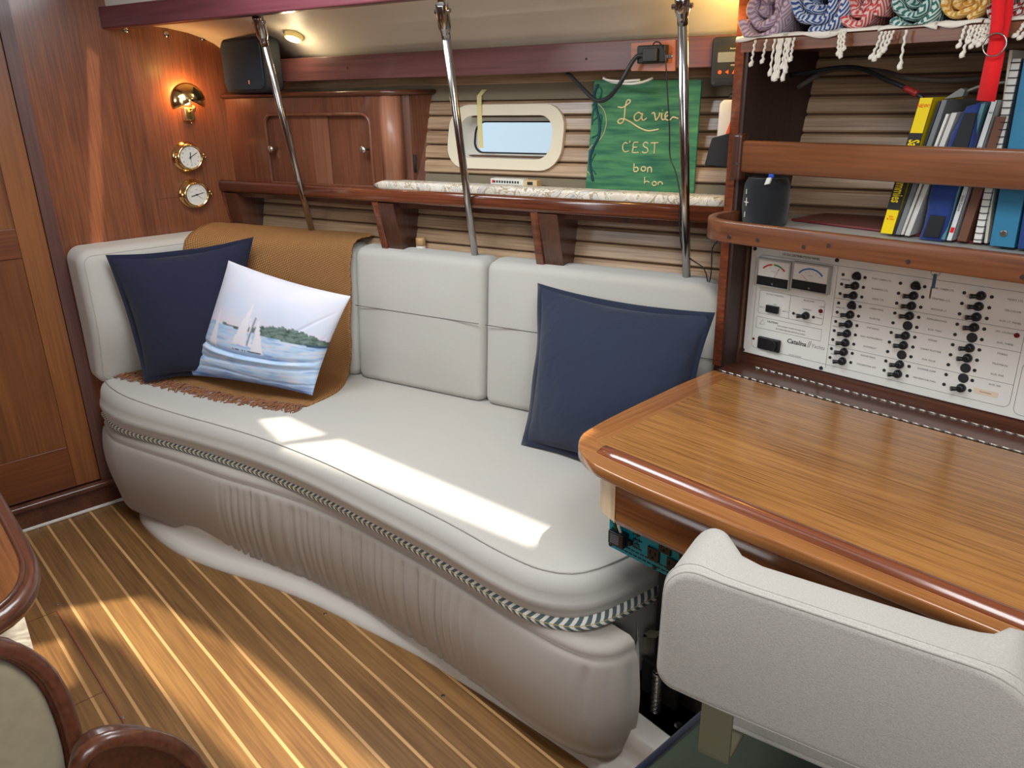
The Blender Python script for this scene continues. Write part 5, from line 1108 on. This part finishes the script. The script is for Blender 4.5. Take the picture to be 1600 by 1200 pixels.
b = B(); b.loft([[q+Vector((x, yy, zz)) for x, zz in ((0, 0), (.040, .006), (.043, .020), (.034, .024))] for yy in (0, .03)], smooth=False); b.build('body', plain('grey_plastic', srgb(136, 136, 130), .5), ad_, bevel=.002)
b = B(); b.tube(spline([q+Vector((.040, .015, .016)), q+Vector((.07, .02, .028)), q+Vector((.12, .02, .034))], .01), .003, 6); b.build('lead', plain('grey_lead', srgb(150, 148, 140), .5), ad_)
# ================================================================ ROLLED TOWELS
TZ = 1.612
cot = fabric('cotton_fringe', srgb(228, 222, 208), 900, .4)
rt_ = random.Random(12)
def towel(px, wpx, ca, cb, label, hem, tilt=0., hang=0.):
    c = on_y(px, 20, 1.80); w = abs(on_y(px+wpx, 20, 1.80).x-on_y(px-wpx, 20, 1.80).x)/2; w *= 1.12; c = Vector((c.x, 1.775, TZ+w*.86)); 
    t = thing('rolled_towel', (c.x, 1.85, TZ), label, 'towel', 'rolled towels on the top shelf')
    # a roll: spiral layers seen at its end, sheet unrolled along UV
    n = 150; N = 2.2; ps = []; L_ = 0; prev = None
    for i in range(n+1):
        a = 2*pi*N*i/n; r = w*(.14+.83*i/n); e = 1+.10*sin(2*a+tilt)+.05*sin(3*a+1)
        x = r*e*cos(-a-1.9+tilt); zz = r*.92*e*sin(-a-1.9+tilt); q = Vector((x, 0, zz))
        if prev: L_ += (q-prev).length
        ps.append((q, L_)); prev = q
    b = B(); b.uv = []; ny = 5
    th_ = w*.165
    yl = [0, .004, .03, .12, .22]
    for i, (q, l) in enumerate(ps):
        d = (ps[min(i+1, n)][0]-ps[max(i-1, 0)][0]).normalized(); o = Vector((d.z, 0, -d.x))
        fr_ = -.020*(i/n)**1.0+.006*sin(i*.35)
        prof = [(-th_*.9, .010), (-th_*.55, .002), (0, -.003), (th_*.55, .002), (th_*.9, .010), (th_*.95, .20), (-th_*.95, .20)]
        for u, y in prof: 
            v_ = c+q+o*u*(-1)+Y*(y+(fr_ if y < .1 else 0)); v_.z = max(v_.z, TZ+.001); b.v.append(v_); b.uv.append((l, y*1.0+u*.9))
    m_ = 7
    for i in range(n):
        for j in range(m_): k = i*m_+j; k2 = i*m_+(j+1) % m_; b.f.append((k, k2, k2+m_, k+m_)); b.sm.append(True)
    b.f.append(tuple(range(m_))[::-1]); b.f.append(tuple(n*m_+j for j in range(m_))); b.sm += [False, False]
    b.build('roll', diamond(label[:12]+' weave', ca, cb), t)
    # white hem flap folded over the shelf edge
    b = B(); b.uv = []; K = 14
    for i in range(K+1):
        u = i/K; xx = c.x+(-w*.95+2.0*w*u*.95)
        for yy, zz in ((1.80, TZ+.003), (1.775, TZ+.004+.002*sin(u*9)), (1.762, TZ+.003), (1.7575, TZ-.001), (1.757, TZ-.003-hem*1.6*max(0, sin(u*4.5+tilt*3)))): b.v.append(Vector((xx, yy, zz))); b.uv.append((u, yy))
    for i in range(K):
        for j in range(4): k = i*5+j; b.f.append((k, k+1, k+6, k+5)); b.sm.append(True)
    b.build('hem', cot, t).modifiers.new('s', 'SOLIDIFY').thickness = .003
    return t, c, w
def tassel(t, x, l, sway=0., y=1.748, r=.0042, z0=None):
    l *= 1.12; b = B(); z0 = TZ-.008 if z0 is None else z0; P = []; R_ = []
    n = 22
    for i in range(n+1):
        u = i/n; P.append(Vector((x+sway*u*u+.0012*sin(u*26), y-.003*sin(u*pi)-.001*cos(u*26), z0-l*u))); R_.append(r*(.62+.12*sin(u*40)) if u < .80 else r*(1.05 if u < .88 else 1.35-1.1*(u-.88)))
    b.tube(P, R_, 6); b.build('tassel', cot, t)
def xat(px, py=90): return on_y(px, py, 1.748).x
t, c, w = towel(1208, 38, srgb(196, 178, 190), srgb(152, 130, 148), 'rolled lilac and white diamond towel, leftmost on the top shelf', .004, .4)
for px, l in ((1178, .05), (1195, .045)): tassel(t, xat(px), l, -.006)
t2, c, w = towel(1284, 41, srgb(204, 208, 214), srgb(58, 86, 142), 'rolled blue and white diamond towel, second on the top shelf', .006, 1.5)
for px, l in ((1208, .070), (1214, .078), (1220, .074), (1226, .060), (1232, .070), (1238, .045), (1217, .082), (1229, .078)): tassel(t2, xat(px), l+rt_.uniform(-.004, .004), -.004)
t, c, w = towel(1352, 36, srgb(226, 200, 192), srgb(206, 84, 82), 'rolled coral red and white diamond towel, third on the top shelf', .002, 2.6)
for px, l in ((1308, .042), (1316, .034), (1312, .047)): tassel(t, xat(px), l, .003, z0=TZ-.002)
t, c, w = towel(1434, 43, srgb(200, 214, 208), srgb(62, 112, 106), 'rolled teal green and white diamond towel, fourth on the top shelf', .006, .9)
for px, l in ((1372, .046), (1378, .050), (1384, .044), (1390, .036)): tassel(t, xat(px), l, -.016)
tassel(t, xat(1410), .066, -.002)
t, c, w = towel(1512, 34, srgb(232, 206, 150), srgb(206, 152, 62), 'rolled yellow and cream towel, fifth on the top shelf beside the strap', .004, 2.0)
for px, l in ((1500, .034), (1508, .050), (1514, .028), (1520, .036), (1526, .030), (1531, .034), (1537, .026), (1542, .030)): tassel(t, xat(px), l+.0, -.006)
t, c, w = towel(1588, 34, srgb(216, 204, 198), srgb(140, 52, 48), 'rolled dark red and white towel at the right edge, sixth on the top shelf', .002, .2)
for px, l in ((1590, .022), (1598, .026)): tassel(t, xat(px), l, -.012)
# red strap
sy_ = 1.715; sq = lambda x, y, d=0: on_y(x, y, sy_+d)
rs_ = thing('webbing_strap', sq(1540, 150), 'bright red webbing strap with steel ring hanging over the yellow towel', 'strap')
def ribbon(L_, R_, name, th=.0022):
    b = B(); b.add([q for l, r in zip(L_, R_) for q in (l, r)], [(2*i, 2*i+1, 2*i+3, 2*i+2) for i in range(len(L_)-1)], True); o = b.build(name, M['redstrap'], rs_); o.modifiers.new('s', 'SOLIDIFY').thickness = th; return o
ribbon([sq(1556, -60, .02), sq(1553, 20, .02), sq(1545, 70, .01), sq(1538, 100, .008), sq(1526, 157, 0)], [sq(1588, -60, .02), sq(1583, 20, .02), sq(1574, 60, .01), sq(1567, 100, .008), sq(1555, 159, 0)], 'long_strap')
ribbon([sq(1551, -60, 0), sq(1549, 20, -.004), sq(1547, 44, -.006), sq(1544, 60, -.004)], [sq(1574, -60, 0), sq(1569, 20, -.004), sq(1567, 44, -.006), sq(1563, 60, -.004)], 'short_loop')
b = B(); rc = sq(1554, 70, -.008); b.tube(arc(rc, (X*.94+Z*.2).normalized(), (Z*.9-X*.2).normalized(), .0195, 0, 2*pi, 28), .0016, 6, caps=False); b.build('ring', M['steel'], rs_)
# ================================================================ DINETTE AT THE LEFT
dn = thing('dinette_table', (-1.9, -.1, 0), 'varnished wooden dinette table with rounded corner at the left edge', 'table')
ds = [(-2.0, .186), (-1.866, .186), (-1.62, .182), (-1.51, .176), (-1.44, .158), (-1.385, .125), (-1.355, .08), (-1.345, .02), (-1.345, -.5), (-2.6, -.5), (-2.6, .186)]
o2 = [(p.x, p.y) for p in spline([Vector((x, y, 0)) for x, y in ds[:9]], .03)]+ds[9:]
def dflat(o2, z0, z1, r, name, m, par=dn):
    b = B(); b.loft([[Vector((x, y, zz)) for x, y in offs(o2, d)] for zz, d in ((z0, r), (z0+r*.3, r*.3), (z0+r, 0), (z1-r, 0), (z1-r*.3, r*.3), (z1, r))]); b.sm[-1] = b.sm[-2] = False; return b.build(name, m, par)
dflat(o2, .680, .716, .012, 'table_edge', M['dark']); dflat(offs(o2, .028), .700, .7175, .002, 'table_top', M['apron'])
e = [Vector((x, y, .717)) for x, y in offs(o2, .024)]; b = B(); b.tube(e+[e[0]], .005, 6, caps=False); b.build('bead', M['dark'], dn)
B().bx(-2.2, -2.1, -.3, -.2, 0, .69).build('pedestal', M['steel'], dn, bevel=.02)
ls = thing('dinette_bench', (-1.5, 0, 0), 'cream leather dinette bench end below the table corner', 'bench')
fc_ = on_z(60, 1040, .0)
b = cushion([(fc_.x-.005, fc_.y), (fc_.x-.30, fc_.y), (fc_.x-.30, fc_.y-.5), (fc_.x-.005, fc_.y-.5)][::-1], .44, .02, lambda u, v, w: Vector((u, v, w)), crown=0); b.build('body', fabric('cream_leather', srgb(226, 218, 198), 120, .4, rough=.5, big=.6), ls)
# foreground chairs
fx = on_x(60, 1060, -.86); ac = thing('dinette_chair', (-.9, 0, 0), 'dark wood framed chair back with khaki vinyl pad in the near left corner', 'chair')
q_ = [(-150, 1010), (-5, 1013), (40, 1026), (78, 1058), (102, 1105), (118, 1160), (128, 1230), (140, 1340), (160, 1560)]
cv = [on_x(x, y, -.86) for x, y in q_]; cvs = spline(cv, .02)
b = B(); cy2 = [(p.y, p.z) for p in cvs]; poly = cy2+[(cy2[0][0], cy2[-1][1])]
def slab(poly, x, th, r, name, m, par): 
    return cushion(poly, th, r, lambda u, v, w: Vector((x-th+w, u, v)), crown=0).build(name, m, par)
slab(poly, -.865, .035, .012, 'frame', M['dark'], ac)
b = B(); b.tube(cvs, .009, 10); b.build('rim', M['dark'], ac)
slab(offs(poly, .013), -.852, .03, .012, 'pad', fabric('khaki_vinyl', srgb(158, 148, 122), 60, .2, rough=.55), ac)
zlo = poly[-1][1]
for yy in (cv[-1].y-.03, cv[0].y+.03): B().bx(-.90, -.87, yy-.015, yy+.015, 0, zlo+.01).build('leg', M['darkz'], ac, bevel=.004)
q_ = [(112, 1300), (118, 1215), (135, 1175), (170, 1156), (215, 1152), (262, 1161), (298, 1185), (322, 1235), (335, 1330), (345, 1560)]
cv = [on_x(x, y, -.80) for x, y in q_]; cvs = spline(cv, .02); poly = [(p.y, p.z) for p in cvs]; poly.append((poly[0][0], poly[-1][1]))
bc = thing('wooden_stool', (-.82, .15, 0), 'rounded dark wooden seat back at the bottom edge left of centre', 'stool')
slab(poly, -.805, .03, .010, 'back', M['dark'], bc); b = B(); b.tube(cvs, .010, 10); b.build('rim', M['dark'], bc)
zlo = poly[-1][1]
for yy in (cv[-1].y-.03, cv[0].y+.03): B().bx(-.84, -.81, yy-.012, yy+.012, 0, zlo+.01).build('leg', M['darkz'], bc, bevel=.004)
